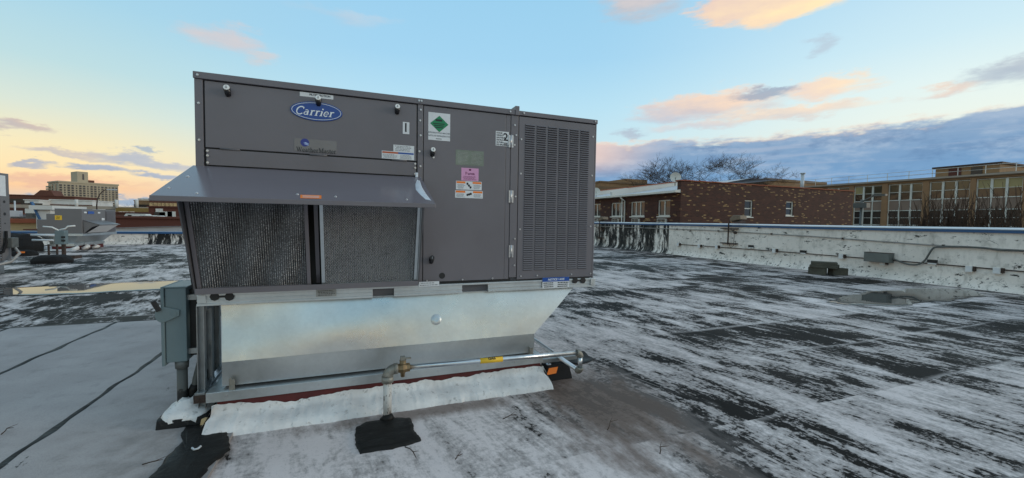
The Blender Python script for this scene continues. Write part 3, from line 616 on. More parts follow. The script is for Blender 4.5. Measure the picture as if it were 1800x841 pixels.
# dark drifts of bitumen where a patch was torched down, parts of the roof
for pts, sd in [([(1.80, 3.62), (2.02, 3.72), (2.22, 3.62), (2.20, 3.40), (1.98, 3.30), (1.80, 3.42)], 1)]:
    sheet_blob('tar_patch', pts, 0.010, 0.004, 'tar', roof, 5, 0.03, sd, 7.0)

# east parapet: wall with a cant foot, blue coping in lengths
par = thing('parapet_wall', (XP, 6, 0), 'long white painted parapet wall with blue coping along the right of the roof', 'parapet')
mb = MB(); ys = [-12 + 36.0 * i / 160 for i in range(161)]
prof = [(-0.15, -0.004), (-0.08, 0.05), (-0.02, 0.13), (0.0, 0.24), (0.0, 0.80), (0.0, 1.26)]
for yy in ys:
    for k, (ox, zz) in enumerate(prof):
        j = 0.02 * noise.noise(Vector((yy * 1.7, zz * 3, 2))) + 0.008 * noise.noise(Vector((yy * 6, zz * 9, 4)))
        mb.v.append(Vector((XP + ox + (j if k < 5 else 0) - (0.03 * abs(noise.noise(Vector((yy * 2.3, 0, 9)))) if k < 2 else 0), yy, zz + (0.01 * noise.noise(Vector((yy * 3, 5, k))) if 0 < k < 4 else 0))))
P_ = len(prof)
for i in range(160):
    for k in range(P_ - 1): mb.f.append([i * P_ + k, i * P_ + k + 1, (i + 1) * P_ + k + 1, (i + 1) * P_ + k]); mb.mi.append(0); mb.sm.append(True)
mb.build('wall_face', 'parapet_paint', par, fix=False)
MB().box(XP + 0.02, XP + 0.30, -12, 24.0, -0.3, 1.255).build('wall_core', 'far_brick', par)
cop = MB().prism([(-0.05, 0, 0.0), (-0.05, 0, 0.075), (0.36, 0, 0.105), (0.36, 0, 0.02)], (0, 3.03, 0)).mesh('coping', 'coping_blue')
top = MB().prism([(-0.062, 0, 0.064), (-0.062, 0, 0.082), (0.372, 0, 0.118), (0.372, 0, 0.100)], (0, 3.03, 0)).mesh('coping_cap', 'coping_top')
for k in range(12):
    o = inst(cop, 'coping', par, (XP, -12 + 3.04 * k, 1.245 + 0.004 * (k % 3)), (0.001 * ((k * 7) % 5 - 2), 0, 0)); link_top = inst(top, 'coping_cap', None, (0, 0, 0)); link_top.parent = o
# far parapet, lower
parb = thing('parapet_wall', (-8, YE, 0), 'low white parapet wall with blue coping at the far left end', 'parapet')
mb = MB(); xs = [-24 + 36.9 * i / 120 for i in range(121)]; prof = [(-0.20, 0.004), (-0.03, 0.12), (0.0, 0.2), (0.0, 0.50)]
for xx in xs:
    for k, (oy, zz) in enumerate(prof): mb.v.append(Vector((xx, YE + oy + 0.012 * noise.noise(Vector((xx * 2, zz * 4, 3))), zz)))
for i in range(120):
    for k in range(3): mb.f.append([i * 4 + k, i * 4 + k + 1, (i + 1) * 4 + k + 1, (i + 1) * 4 + k]); mb.mi.append(0); mb.sm.append(True)
mb.build('wall_face', 'end_wall_paint', parb, fix=False)
MB().box(-24, XP + 0.0, YE + 0.02, YE + 0.30, -0.3, 0.495).build('wall_core', 'far_brick', parb)
cop2 = MB().prism([(0, -0.05, 0.0), (0, -0.05, 0.085), (0, 0.34, 0.10), (0, 0.34, 0.02)], (3.03, 0, 0)).mesh('coping', 'coping_blue')
for k in range(12): inst(cop2, 'coping', parb, (-24 + 3.04 * k, YE, 0.485))
# ------------------------------------------------------------------ MAIN ROOFTOP UNIT
YF = 3.16; UX0, UX1 = -0.937, 2.004; ZT = 2.254; ZR1, ZR0 = 0.850, 0.778
def F(px, py, y=YF): p = atY(px, py, y); return p.x, p.z
unit = thing('rooftop_air_conditioner', (0.53, 4.2, 0.778), 'large grey packaged air conditioner on a sheet metal adapter in the middle of the roof', 'air conditioner')
MB().box(UX0 + 0.004, UX1 - 0.004, YF + 0.022, 5.22, ZR1, ZT - 0.02).build('cabinet', 'casing_dark', unit)
MB().box(UX0 + 0.03, 1.21, YF + 0.012, YF + 0.021, ZR1 + 0.004, ZT - 0.035).build('gasket', 'black', unit)
# top covers with turned-down lips
MB().box(UX0 - 0.004, 1.222, YF - 0.014, 5.23, ZT - 0.042, ZT).build('top_cover', 'casing', unit, 0.003)
MB().box(1.262, UX1 + 0.004, YF - 0.012, 5.23, ZT - 0.040, ZT - 0.004).build('top_cover', 'casing', unit, 0.003)
MB().box(1.224, 1.260, YF - 0.018, 5.232, ZT - 0.044, ZT + 0.030).build('top_joint', 'casing', unit, 0.003)
# posts
MB().box(UX0, -0.893, YF - 0.004, YF + 0.2, ZR1, ZT - 0.043).build('corner_post', 'casing', unit, 0.002)
MB().box(0.445, 0.484, YF - 0.003, YF + 0.1, ZR1, ZT - 0.043).build('corner_post', 'casing', unit, 0.002)
MB().box(1.194, 1.258, YF - 0.003, YF + 0.1, ZR1 + 0.03, ZT - 0.045).build('corner_post', 'casing', unit, 0.002)
MB().box(1.990, UX1, YF - 0.002, YF + 0.1, ZR1, ZT - 0.042).build('corner_post', 'casing', unit, 0.002)
# filter access panel and strip below
fp = MB().box(-0.884, 0.436, YF, YF + 0.011, 1.788, ZT - 0.048).build('filter_access_panel', 'casing', unit, 0.002)
MB().box(-0.880, 0.434, YF - 0.001, YF + 0.011, 1.676, 1.778).build('lower_strip', 'casing', unit, 0.002)
MB().box(-0.88, 0.44, YF + 0.001, YF + 0.011, 0.86, 1.664).build('intake_back', 'black', unit)
for px in (405, 560, 702):
    x = F(px, 280)[0]; MB().tube([(x - 0.055, YF - 0.002, 1.783), (x + 0.055, YF - 0.002, 1.783)], 0.006, 8).build('hinge', 'casing_dark', unit)
# service door
door = MB().box(0.490, 1.150, YF - 0.001, YF + 0.011, 0.868, ZT - 0.048).build('service_door', 'casing', unit, 0.002)
MB().box(1.152, 1.190, YF, YF + 0.011, 0.868, ZT - 0.048).build('hinge_strip', 'casing', unit, 0.002)
hm = MB(); hm.box(-0.020, -0.003, -0.006, 0, -0.05, 0.05); hm.box(0.003, 0.020, -0.006, 0, -0.05, 0.05); hm.tube([(0, -0.006, -0.052), (0, -0.006, 0.052)], 0.007, 8)
for k in (-0.03, 0, 0.03): hm.box(-0.015, -0.009, -0.0085, -0.005, k - 0.004, k + 0.004); hm.box(0.009, 0.015, -0.0085, -0.005, k - 0.004, k + 0.004)
hm = hm.mesh('hinge', 'screw')
for py in (249, 346, 442): x, z = F(898, py); inst(hm, 'hinge', door, (x, YF - 0.001, z))
# quarter-turn latches: black sleeve, white key face
sl_ = MB().tube([(0, 0.002, -0.046), (0, -0.016, -0.030), (0, -0.030, -0.012)], [0.016, 0.018, 0.0195], 14).mesh('latch', 'black_gloss')
fc_ = MB(); fc_.tube([(0, -0.034, -0.009), (0, -0.043, -0.006)], 0.0172, 14); fc_ = fc_.mesh('latch_face', 'white_plastic')
ks_ = MB().box(-0.003, 0.003, -0.0485, -0.0470, -0.014, 0.002).mesh('key_slot', 'print_grey')
for px, py, par_, dk in ((401, 154, fp, 0), (560, 172, fp, 0), (698, 187, fp, 0), (760, 262, door, 0), (758, 450, door, 1)):
    x, z = F(px, py); o = inst(sl_, 'latch', par_, (x, YF, z - 0.004)); 
    f_ = inst(fc_, 'latch_face', None, (0, 0, 0)); f_.parent = o
    if dk: f_.data = fc_.copy(); f_.data.materials.clear(); f_.data.materials.append(M('black'))
    k_ = inst(ks_, 'key_slot', None, (0, 0, 0)); k_.parent = o
# dark round hole low on the door, small lock lug, brand plates
x, z = F(777, 485); MB().tube([(x, YF - 0.0025, z), (x, YF + 0.002, z)], 0.024, 18).build('drain_hole', 'black', door)
x, z = F(762, 277); MB().tube([(x, YF - 0.006, z), (x, YF, z)], 0.008, 10).build('lug', 'screw', door)
x, z = F(777, 187); MB().box(x - 0.03, x + 0.03, YF - 0.003, YF, z - 0.006, z + 0.006).build('catch', 'casing_dark', door)
# louvred condenser panel
lp = MB(); lx0, lx1 = 1.308, 1.935; lz0, lz1 = 0.932, 2.150
lp.box(1.264, 1.986, YF - 0.004, YF + 0.02, 0.862, ZT - 0.048)
lpo = lp.build('louver_panel', 'casing', unit, 0.002)
lm = MB(); rows = 66; cols = 6; pitch = (lz1 - lz0) / rows; cw = (lx1 - lx0) / cols
for c in range(cols):
    a = lx0 + c * cw + 0.009; b = lx0 + (c + 1) * cw - 0.009
    for r in range(rows):
        zt_ = lz1 - r * pitch; yb = YF - 0.0045; yo = YF - 0.0125; zb = zt_ - pitch * 0.62; s_ = 0.004
        lm.add([(a, yb, zt_), (b, yb, zt_), (a + s_, yo, zb), (b - s_, yo, zb), (a, yb, zb), (b, yb, zb), (a, yb - 0.0002, zt_ - pitch * 0.98), (b, yb - 0.0002, zt_ - pitch * 0.98), (a, yb - 0.0002, zb), (b, yb - 0.0002, zb)],
               [(0, 2, 3, 1), (0, 4, 2), (1, 3, 5)], 0)
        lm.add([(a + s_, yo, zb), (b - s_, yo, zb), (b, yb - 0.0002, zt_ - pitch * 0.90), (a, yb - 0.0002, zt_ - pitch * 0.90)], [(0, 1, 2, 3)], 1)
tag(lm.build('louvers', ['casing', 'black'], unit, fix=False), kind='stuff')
# screws: one shared head
sc_ = MB(); sc_.tube([(0, 0, 0), (0, -0.004, 0)], 0.0078, 8); sc_.tube([(0, -0.004, 0), (0, -0.0075, 0)], [0.0055, 0.0048], 6); sc_ = sc_.mesh('screw', 'screw')
spots = [(-0.915, 2.232), (-0.915, 2.06), (-0.915, 1.83), (0.452, 2.233), (0.470, 2.233), (0.466, 2.17), (0.462, 2.09), (0.466, 1.98), (0.458, 1.86), (0.466, 1.75), (0.466, 1.66),
         (-0.872, 1.765), (-0.872, 1.735), (-0.872, 1.69), (0.427, 1.765), (0.427, 1.735), (0.427, 1.69),
         (1.225, 2.13), (1.238, 2.05), (1.225, 1.97), (1.24, 1.55), (1.24, 1.20), (1.24, 0.98),
         (1.284, 2.02), (1.284, 1.74), (1.284, 1.28), (1.965, 2.10), (1.965, 1.76), (1.962, 1.31), (1.30, 0.888), (1.45, 0.888), (1.78, 0.888), (1.975, 0.888), (1.18, 2.232), (1.30, 2.232), (1.98, 2.234), (0.52, 0.878), (0.80, 0.878), (1.05, 0.878)]
for x, z in spots: inst(sc_, 'screw', unit, (x, YF - (0.015 if z > 2.22 else 0.004), z))

# intake hood
hy, hz = 2.555, 1.448
hood = MB()
hood.add([(UX0 - 0.012, YF - 0.004, 1.668), (0.470, YF - 0.004, 1.668), (0.470, hy, hz), (UX0 - 0.012, hy, hz), (UX0 - 0.012, YF - 0.004, 1.663), (0.470, YF - 0.004, 1.663), (0.470, hy, hz - 0.005), (UX0 - 0.012, hy, hz - 0.005)],
         [(0, 3, 2, 1), (4, 5, 6, 7), (0, 1, 5, 4), (1, 2, 6, 5), (3, 0, 4, 7)])
hood = hood.build('hood_top', 'hood_paint', unit)
MB().box(UX0 - 0.014, 0.472, hy - 0.004, hy + 0.004, hz - 0.026, hz + 0.001).build('hood_lip', 'casing', unit, 0.002)
MB().box(UX0 - 0.012, 0.470, hy + 0.006, hy + 0.03, hz - 0.026, hz - 0.022).build('hood_hem', 'casing_dark', unit)
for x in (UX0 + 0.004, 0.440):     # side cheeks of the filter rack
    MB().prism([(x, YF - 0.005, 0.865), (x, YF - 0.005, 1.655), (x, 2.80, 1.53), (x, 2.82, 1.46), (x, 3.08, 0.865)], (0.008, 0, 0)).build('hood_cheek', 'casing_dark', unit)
for px, py in ((297, 332), (330, 312), (346, 341), (523, 343), (590, 347), (715, 352)):
    # rivets lie on the sloping hood
    d = ray(px, py); n_ = Vector((0, -(1.668 - hz), -(YF - hy))).normalized() * -1; p0 = Vector((0, hy, hz)); tt = (p0 - EYE).dot(n_) / d.dot(n_); p = EYE + d * tt
    o = inst(sc_, 'screw', hood, p + n_ * 0.0005, (rad(-70), 0, 0))
# smear of silicone at the right end of the hood
n_ = Vector((0, -(1.668 - hz), (YF - hy))).normalized()
def onhood(px, py):
    d = ray(px, py); tt = (Vector((0, hy, hz)) - EYE).dot(n_) / d.dot(n_); return EYE + d * tt
pts = [onhood(*q) for q in ((733, 316), (738, 318), (742, 330), (752, 346), (758, 353), (748, 351), (738, 342), (731, 334), (730, 324))]
mb = MB(); c = sum(pts, Vector()) / len(pts); k = len(pts); mb.add([p + n_ * 0.0008 for p in pts] + [c + (p - c) * 0.6 + n_ * 0.006 for p in pts] + [c + n_ * 0.008], [(i, (i + 1) % k, k + (i + 1) % k, k + i) for i in range(k)] + [(k + i, k + (i + 1) % k, 2 * k) for i in range(k)], 0, True)
mb.build('sealant_smear', 'silicone', hood)
mb = MB().box(0.428, 0.448, YF - 0.014, YF - 0.003, 1.664, 1.70); mb.build('sealant_blob', 'silicone', unit, 0.004)
# orange caution sticker on the hood's front edge
a, b = onhood(528, 343), onhood(565, 344); a2, b2 = onhood(528, 349), onhood(565, 350)
st = MB().add([a2 + n_ * .001, b2 + n_ * .001, b + n_ * .001, a + n_ * .001], [(0, 1, 2, 3)]).build('caution_sticker', 'print_orange', hood)
lines_ = MB(); 
for f_ in (0.3, 0.62): lines_.add([a.lerp(a2, f_) .lerp(b.lerp(b2, f_), 0.1) + n_ * .002, a.lerp(a2, f_).lerp(b.lerp(b2, f_), 0.9) + n_ * .002, a.lerp(a2, f_ + .12).lerp(b.lerp(b2, f_ + .12), 0.9) + n_ * .002, a.lerp(a2, f_ + .12).lerp(b.lerp(b2, f_ + .12), 0.1) + n_ * .002], [(0, 1, 2, 3)])
lines_.build('print', 'label_white', st)

# two mist screens leaning in the hood; local frame: x along, y up the slope, z out of it
by_, bz_, ty_, tz_ = 3.105, 0.880, 2.872, 1.555
sv = Vector((0, ty_ - by_, tz_ - bz_)); SL = sv.length; sv.normalize(); sn = Vector((1, 0, 0)).cross(sv)   # points to -Y
def slope_m(x): return Matrix(((1, sv.x, sn.x, x), (0, sv.y, sn.y, by_), (0, sv.z, sn.z, bz_), (0, 0, 0, 1)))
if sn.y > 0: sn = -sn
SN = sn
g0, g1 = F(551, 430, 3.0)[0], F(564, 430, 3.0)[0]
for (xa, xb, mt) in ((UX0 + 0.018, F(547, 500, 3.1)[0], 'filter_ribbed'), (F(566, 500, 3.1)[0], 0.432, 'filter_diamond')):
    fo = MB(slope_m(xa)); L_ = xb - xa; fw, fd = 0.022, 0.020
    fo.box(0, fw, 0, SL, 0, fd); fo.box(L_ - fw, L_, 0, SL, 0, fd); fo.box(fw, L_ - fw, 0, fw, 0, fd); fo.box(fw, L_ - fw, SL - fw, SL, 0, fd)
    fr_ = fo.build('filter_frame', 'galvanized' if xa > -0.5 else 'casing', unit, 0.0015)
    me_ = MB(slope_m(xa)); nn = 90
    # gently quilted screen
    for j in range(25):
        for i in range(nn + 1):
            u = fw + (L_ - 2 * fw) * i / nn; v = fw + (SL - 2 * fw) * j / 24
            me_.v.append(me_.M @ Vector((u, v, 0.010 + (0.0025 if i % 2 else -0.0025) + 0.002 * noise.noise(Vector((u * 7, v * 7, 0))))))
    for j in range(24):
        for i in range(nn): q = j * (nn + 1) + i; me_.f.append([q, q + 1, q + nn + 2, q + nn + 1]); me_.mi.append(0); me_.sm.append(False)
    me_.build('mist_screen', mt, fr_)
MB().box(UX0 + 0.01, 0.44, 3.07, YF - 0.006, 0.858, 0.876).build('filter_channel', 'casing', unit, 0.002)
MB().box(UX0 + 0.01, 0.44, 3.066, 3.07, 0.858, 0.895).build('filter_channel_lip', 'casing', unit, 0.001)
MB(slope_m(F(556, 430, 3.0)[0])).box(-0.012, 0.012, 0, SL, -0.06, -0.045).build('filter_mullion', 'hood_paint', unit)
MB(slope_m(UX0)).box(-0.006, 0.016, -0.01, SL, -0.03, 0.024).build('rack_edge', 'black', unit)
MB(slope_m(0.434)).box(0.0, 0.012, -0.01, SL, -0.02, 0.022).build('rack_edge', 'galvanized', unit)

# base rail with fork pockets
pk = [(F(655, 510)[0], F(692, 510)[0]), (F(811, 500)[0], F(856, 500)[0])]
YR = 3.135; cuts = [UX0] + [v for p in pk for v in p] + [UX1]
mb = MB(); 
for i in range(0, len(cuts), 2): mb.box(cuts[i], cuts[i + 1], YR, YR + 0.03, ZR0, ZR1)
for a, b in pk: mb.box(a, b, YR + 0.001, YR + 0.03, ZR1 - 0.010, ZR1)
base = mb.build('base_rail', 'galvanized', unit, 0.002)
MB().box(UX0, UX1, YR - 0.008, YR - 0.0005, ZR1 - 0.014, ZR1 + 0.001).build('rail_lip', 'galvanized', unit, 0.002)
mb = MB()
for i in range(0, len(cuts), 2): mb.box(cuts[i], cuts[i + 1], YR - 0.006, YR - 0.0005, ZR0 + 0.026, ZR0 + 0.034); mb.box(cuts[i], cuts[i + 1], YR - 0.010, YR - 0.0005, ZR0 - 0.004, ZR0 + 0.010)
mb.build('rail_rib', 'galvanized', unit, 0.001)
for a, b in pk: MB().box(a + 0.002, b - 0.002, YR + 0.06, YR + 0.07, ZR0 + 0.004, ZR1 - 0.012).build('fork_pocket', 'black', unit); MB().box(a, b, YR + 0.002, YR + 0.25, ZR0, ZR0 + 0.003).build('pocket_floor', 'galvanized', unit)
MB().box(UX0 + 0.02, UX1 - 0.02, YR + 0.03, 5.2, ZR0, ZR1 - 0.002).build('base_pan', 'casing_dark', unit)
for px, py in ((378, 521.5), (404, 521.5), (1010, 493), (1024, 493)):
    x, z = F(px, py, YR); MB().tube([(x, YR - 0.0115, z), (x, YR - 0.004, z)], 0.027, 8, smooth=False).build('lifting_hole', 'black', unit)
x, z = F(391, 521.5, YR); MB().box(x - 0.03, x + 0.03, YR - 0.0095, YR - 0.004, z - 0.006, z + 0.006).build('lifting_slot', 'black', unit)
x, z = F(1017, 493, YR); MB().box(x - 0.03, x + 0.03, YR - 0.0095, YR - 0.004, z - 0.008, z + 0.008).build('lifting_slot', 'black', unit)
for xx in (UX0 + 0.03, UX1 - 0.02): MB().box(xx - 0.025, xx + 0.02, YR - 0.013, YR - 0.003, ZR0 + 0.012, ZR1 - 0.004).build('rail_bracket', 'galvanized', unit, 0.002)

# ------------------------------------------------------------------ labels on the unit
def sticker(name, p0, p1, mat, parent, y=YF, label=None, th=0.0012):
    (x0, z1), (x1, z0) = F(*p0, y), F(*p1, y)
    o = MB().box(x0, x1, y - th - 0.0006, y - 0.0006, z0, z1).build(name, mat, parent)
    if label: o['label'] = label
    return o, x0, x1, z0, z1
PY = YF - 0.0024
# oval badge
(cx, cz) = F(557, 196.5); rx = (F(603, 200)[0] - F(511, 193)[0]) / 2; rz = (F(557, 179.5)[1] - F(557, 213.5)[1]) / 2
bd = MB(); e0 = ellipse(cx, cz, rx, rz, YF - 0.0005, 48); e1 = ellipse(cx, cz, rx * 0.985, rz * 0.97, YF - 0.006, 48); n = 48
bd.add(e0 + e1, [(i, (i + 1) % n, n + (i + 1) % n, n + i) for i in range(n)] + [tuple(range(n, 2 * n))]); bd = bd.build('oval_badge', 'badge_blue', fp); bd['label'] = 'blue oval badge with white script lettering'
rg = MB(); a = ellipse(cx, cz, rx * 0.945, rz * 0.87, YF - 0.0068, n); b = ellipse(cx, cz, rx * 0.925, rz * 0.825, YF - 0.0068, n); rg.add(a + b, [(i, (i + 1) % n, n + (i + 1) % n, n + i) for i in range(n)]); rg.build('badge_ring', 'badge_white', bd)
serif_word('Carrier', rx * 1.46, 'badge_white', bd, cx - 0.016, YF - 0.0072, cz - 0.004, 0.30, 0.95, 1.0)
# clear decal with globe and word
s, x0, x1, z0, z1 = sticker('clear_decal', (517, 243), (592, 270), 'clear_film', fp)
gx, gz = F(536, 251); gl = MB().poly(ellipse(gx, gz, 0.027, 0.027, PY - 0.0003, 24)).build('globe_emblem', 'print_navy', s)
sw = MB()
for k in range(3): zz = gz - 0.004 - 0.006 * k; sw.add([(gx - 0.012 + 0.004 * k, PY - 0.0008, zz), (gx + 0.004, PY - 0.0008, zz + 0.007), (gx + 0.023, PY - 0.0008, zz - 0.001), (gx + 0.022, PY - 0.0008, zz - 0.004), (gx + 0.004, PY - 0.0008, zz + 0.003)], [(0, 4, 1), (1, 4, 3, 2)])
sw.build('emblem_wave', 'print_sky', gl)
(xa, za), (xb, zb) = F(521, 263.5), F(591, 268)
serif_word('WeatherMaster', (xb - xa) * 1.0, 'print_black', s, (xa + xb) / 2, PY - 0.0004, (za + zb) / 2 + 0.004, 0.0, 1.02, 1.22)
s, x0, x1, z0, z1 = sticker('section_label', (527, 161.6), (586, 175.6), 'label_white', fp); (x0, zc) = F(527, 159.5); (x1, zd) = F(586, 165)
text('FILTER SECTION', 0.018, 'print_black', s, (x0 + x1) / 2 + 0.02, PY, (z0 + z1) / 2 + 0.002, bold=0.0006)
s, x0, x1, z0, z1 = sticker('number_label', (708, 214.5), (719.5, 236.5), 'label_white', fp)
text('1', 0.092, 'print_black', s, (x0 + x1) / 2 - 0.002, PY, (z0 + z1) / 2, bold=0.0012)
s, x0, x1, z0, z1 = sticker('warning_label', (671, 265), (728, 282.3), 'label_white', fp); xm = (x0 + x1) / 2
MB().poly([(x0 + .004, PY, z1 - .016), (xm, PY, z1 - .016), (xm, PY, z1 - .004), (x0 + .004, PY, z1 - .004)]).build('orange_band', 'print_rust', s); MB().poly([(xm, PY, z1 - .016), (x1 - .004, PY, z1 - .016), (x1 - .004, PY, z1 - .004), (xm, PY, z1 - .004)]).build('blue_band', 'print_blue', s)
mb = MB(); lines(mb, x0 + .006, xm - .006, z0 + .004, z1 - .02, 4, PY, 1); lines(mb, xm + .006, x1 - .006, z0 + .004, z1 - .02, 4, PY, 2); mb.build('print', 'print_grey', s)
s, x0, x1, z0, z1 = sticker('notice_label', (691.5, 254.5), (728, 269), 'label_white', fp); lines(MB(), x0 + .006, x1 - .006, z0 + .004, z1 - .004, 4, PY, 3).build('print', 'print_grey', s)
# refrigerant placard on the door
s, x0, x1, z0, z1 = sticker('refrigerant_placard', (753, 197), (791, 249), 'label_white', door); xm = (x0 + x1) / 2; w_ = x1 - x0
dc = z1 - 0.40 * (z1 - z0); dh = 0.30 * (z1 - z0); dw = w_ * 0.42
dm = MB().poly([(xm - dw, PY, dc), (xm, PY, dc - dh), (xm + dw, PY, dc), (xm, PY, dc + dh)]).build('green_diamond', 'print_green', s)
mb = MB(); mb.box(xm - dw * .42, xm + dw * .3, PY - .0006, PY - .0003, dc + .02, dc + .034)
for k in range(3): q = dw * (0.7 - 0.1 * k); mb.box(xm - q, xm + q * .8, PY - .0006, PY - .0003, dc - .002 - .014 * k, dc + .004 - .014 * k)
mb.build('print', 'print_black', dm)
for k, tx in enumerate(('REFRIGERATING MACHINE', 'UNITE DE REFRIGERATION')): text(tx, 0.0155, 'print_grey', s, xm, PY - 0.0002, z0 + 0.056 - 0.023 * k, bold=0.0004)
lines(MB(), xm - .03, xm + .03, z0 + .004, z0 + .02, 1, PY - .0002, 6).build('print', 'print_grey', s)
# stacking height label
s, x0, x1, z0, z1 = sticker('stacking_label', (871.5, 230.5), (894, 258), 'label_white', door); w_ = x1 - x0
text('2', 0.085, 'print_black', s, x0 + w_ * .76, PY, z1 - 0.045, bold=0.002)
for k, tx in enumerate(('STACK', 'HEIGHT', 'HAUTEUR', 'DE PILE', 'ALTURA', 'DE APILAMIENTO')): text(tx, 0.0165, 'print_black', s, x0 + .006, PY, z1 - .014 - .0185 * k, align='LEFT', bold=0.0006)
MB().box(x0 + w_ * .62, x0 + w_ * .90, PY - .0004, PY, z1 - .095, z1 - .088).box(x0 + w_ * .62, x0 + w_ * .90, PY - .0004, PY, z1 - .108, z1 - .101).build('equal_bars', 'print_black', s)
# data plate, pink label, two caution labels
s, x0, x1, z0, z1 = sticker('data_plate', (801, 263), (850, 293), 'plate_green', door); mb = MB(); lines(mb, x0 + .012, (x0 + x1) / 2 - .01, z0 + .01, z1 - .012, 9, PY, 7, .3); lines(mb, (x0 + x1) / 2 + .01, x1 - .01, z0 + .01, z1 - .012, 9, PY, 8, .3); mb.build('print', 'label_grey', s)
s, x0, x1, z0, z1 = sticker('pink_label', (811, 295), (841, 319), 'print_pink', door); xm = (x0 + x1) / 2
serif_word('Puron', (x1 - x0) * 0.56, 'print_maroon', s, xm, PY, z1 - .042, 0, 1.1, 1.0); MB().poly(ellipse(xm, z1 - .014, .010, .008, PY, 14)).build('emblem', 'print_maroon', s)
lines(MB(), x0 + .012, x1 - .012, z0 + .006, z1 - .062, 4, PY, 9, .4).build('print', 'print_maroon', s)
for q0, q1, sd in (((801.5, 318), (846.5, 335), 11), ((800, 334.5), (848.5, 349.5), 12)):
    s, x0, x1, z0, z1 = sticker('caution_label', q0, q1, 'label_white', door); w_ = x1 - x0
    for a, b in ((0.02, 0.36), (0.64, 0.98)): MB().poly([(x0 + w_ * a, PY, z1 - .018), (x0 + w_ * b, PY, z1 - .018), (x0 + w_ * b, PY, z1 - .003), (x0 + w_ * a, PY, z1 - .003)]).build('orange_band', 'print_orange', s); lines(MB(), x0 + w_ * (a + .02), x0 + w_ * b, z0 + .006, z1 - .024, 5, PY, sd).build('print', 'print_grey', s)
    mb = MB()
    for k in range(3): mb.poly(ellipse(x0 + w_ * (0.44 + .06 * k), (z0 + z1) / 2 + .014 * (1 - k) * (1 if sd == 11 else -.3), .009, .010, PY, 7))
    mb.build('pictogram', 'print_black', s)
# labels on the base rail
YL = YR - 0.0105
s, x0, x1, z0, z1 = sticker('notice_label', (953.5, 488.5), (1000, 505), 'label_white', base, YL); zm = z1 - (z1 - z0) * .4
bl = MB().poly([(x0, YL - .0024, zm), (x1, YL - .0024, zm), (x1, YL - .0024, z1), (x0, YL - .0024, z1)]).build('blue_band', 'print_blue', s); text('NOTICE / AVIS', 0.024, 'badge_white', bl, (x0 + x1) / 2, YL - .003, (zm + z1) / 2 - .001, shear=0.25, bold=.0008)
mb = MB(); xm = (x0 + x1) / 2; lines(mb, x0 + .008, xm - .006, z0 + .003, zm - .003, 3, YL - .0024, 14, .5); lines(mb, xm + .006, x1 - .008, z0 + .003, zm - .003, 3, YL - .0024, 15, .5); mb.build('print', 'print_black', s)
s, x0, x1, z0, z1 = sticker('serial_label', (555.5, 509.5), (591, 520.5), 'label_grey', base, YL); lines(MB(), x0 + .008, x1 - .008, z0 + .004, z1 - .006, 4, YL - .0024, 16, .4).build('print', 'print_black', s)
s, x0, x1, z0, z1 = sticker('serial_label', (736, 496), (772, 503), 'label_white', base, YL); lines(MB(), x0 + .008, x1 - .008, z0 + .003, z1 - .003, 2, YL - .0024, 17, .4).build('print', 'print_grey', s)

# ------------------------------------------------------------------ CURB ADAPTER
YS = 3.10       # plane of the lower band
ad = thing('curb_adapter', (0.4, 4.0, 0.2), 'galvanized sheet metal curb adapter tapering under the grey air conditioner', 'curb adapter')
ax0, az1 = F(388, 535, 3.18); ax1 = F(1010, 505, 3.18)[0]; az1 = ZR0 - 0.002
bx0, sz0 = F(390, 638, YS); bx1, sz1 = F(939, 587, YS); sz = (sz0 + sz1) / 2; az0 = (F(388, 677, YS)[1] + F(938, 617, YS)[1]) / 2
mb = MB(); nu, nv = 34, 10
for j in range(nv + 1):
    for i in range(nu + 1):
        u, v = i / nu, j / nv; xa = ax0 + (bx0 - ax0) * (1 - v); xb = ax1 + (bx1 - ax1) * (1 - v)
        bow = 0.016 * noise.noise(Vector((u * 3.4, v * 0.8, 1.4))) * math.sin(math.pi * v) + 0.010 * math.sin(math.pi * v) * math.sin(math.pi * u)
        mb.v.append(Vector((xa + (xb - xa) * u, YS + (3.185 - YS) * v - bow, sz + (az1 - sz) * v)))
for j in range(nv):
    for i in range(nu): q = j * (nu + 1) + i; mb.f.append([q, q + 1, q + nu + 2, q + nu + 1]); mb.mi.append(0); mb.sm.append(True)
fpn = mb.build('front_panel', 'adapter_steel', ad)
mb = MB()
for j in range(4):
    for i in range(nu + 1):
        u, v = i / nu, j / 3; mb.v.append(Vector((bx0 + (bx1 - bx0) * u, YS - 0.003 - 0.004 * noise.noise(Vector((u * 7, v, 2))) * math.sin(math.pi * v), az0 - 0.01 + (sz + 0.002 - az0 + 0.01) * v)))
for j in range(3):
    for i in range(nu): q = j * (nu + 1) + i; mb.f.append([q, q + 1, q + nu + 2, q + nu + 1]); mb.mi.append(0); mb.sm.append(True)
mb.build('lower_band', 'adapter_band', ad)
MB().poly([(ax1, 3.185, az1), (ax1, 5.15, az1), (bx1, 5.05, sz), (bx1, YS, sz)]).build('end_panel', 'adapter_steel', ad); MB().poly([(bx1, YS - .003, sz), (bx1, 5.05, sz), (bx1, 5.05, az0 - .01), (bx1, YS - .003, az0 - .01)]).build('end_band', 'adapter_band', ad)
MB().poly([(ax0, 3.185, az1), (ax0, 5.15, az1), (bx0, 5.05, sz), (bx0, YS, sz)]).build('end_panel', 'adapter_steel', ad); MB().poly([(bx0, YS - .003, sz), (bx0, 5.05, sz), (bx0, 5.05, az0 - .01), (bx0, YS - .003, az0 - .01)]).build('end_band', 'adapter_band', ad)
MB().poly([(ax0, 5.15, az1), (ax1, 5.15, az1), (bx1, 5.05, sz), (bx0, 5.05, sz)]).build('rear_panel', 'adapter_steel', ad)
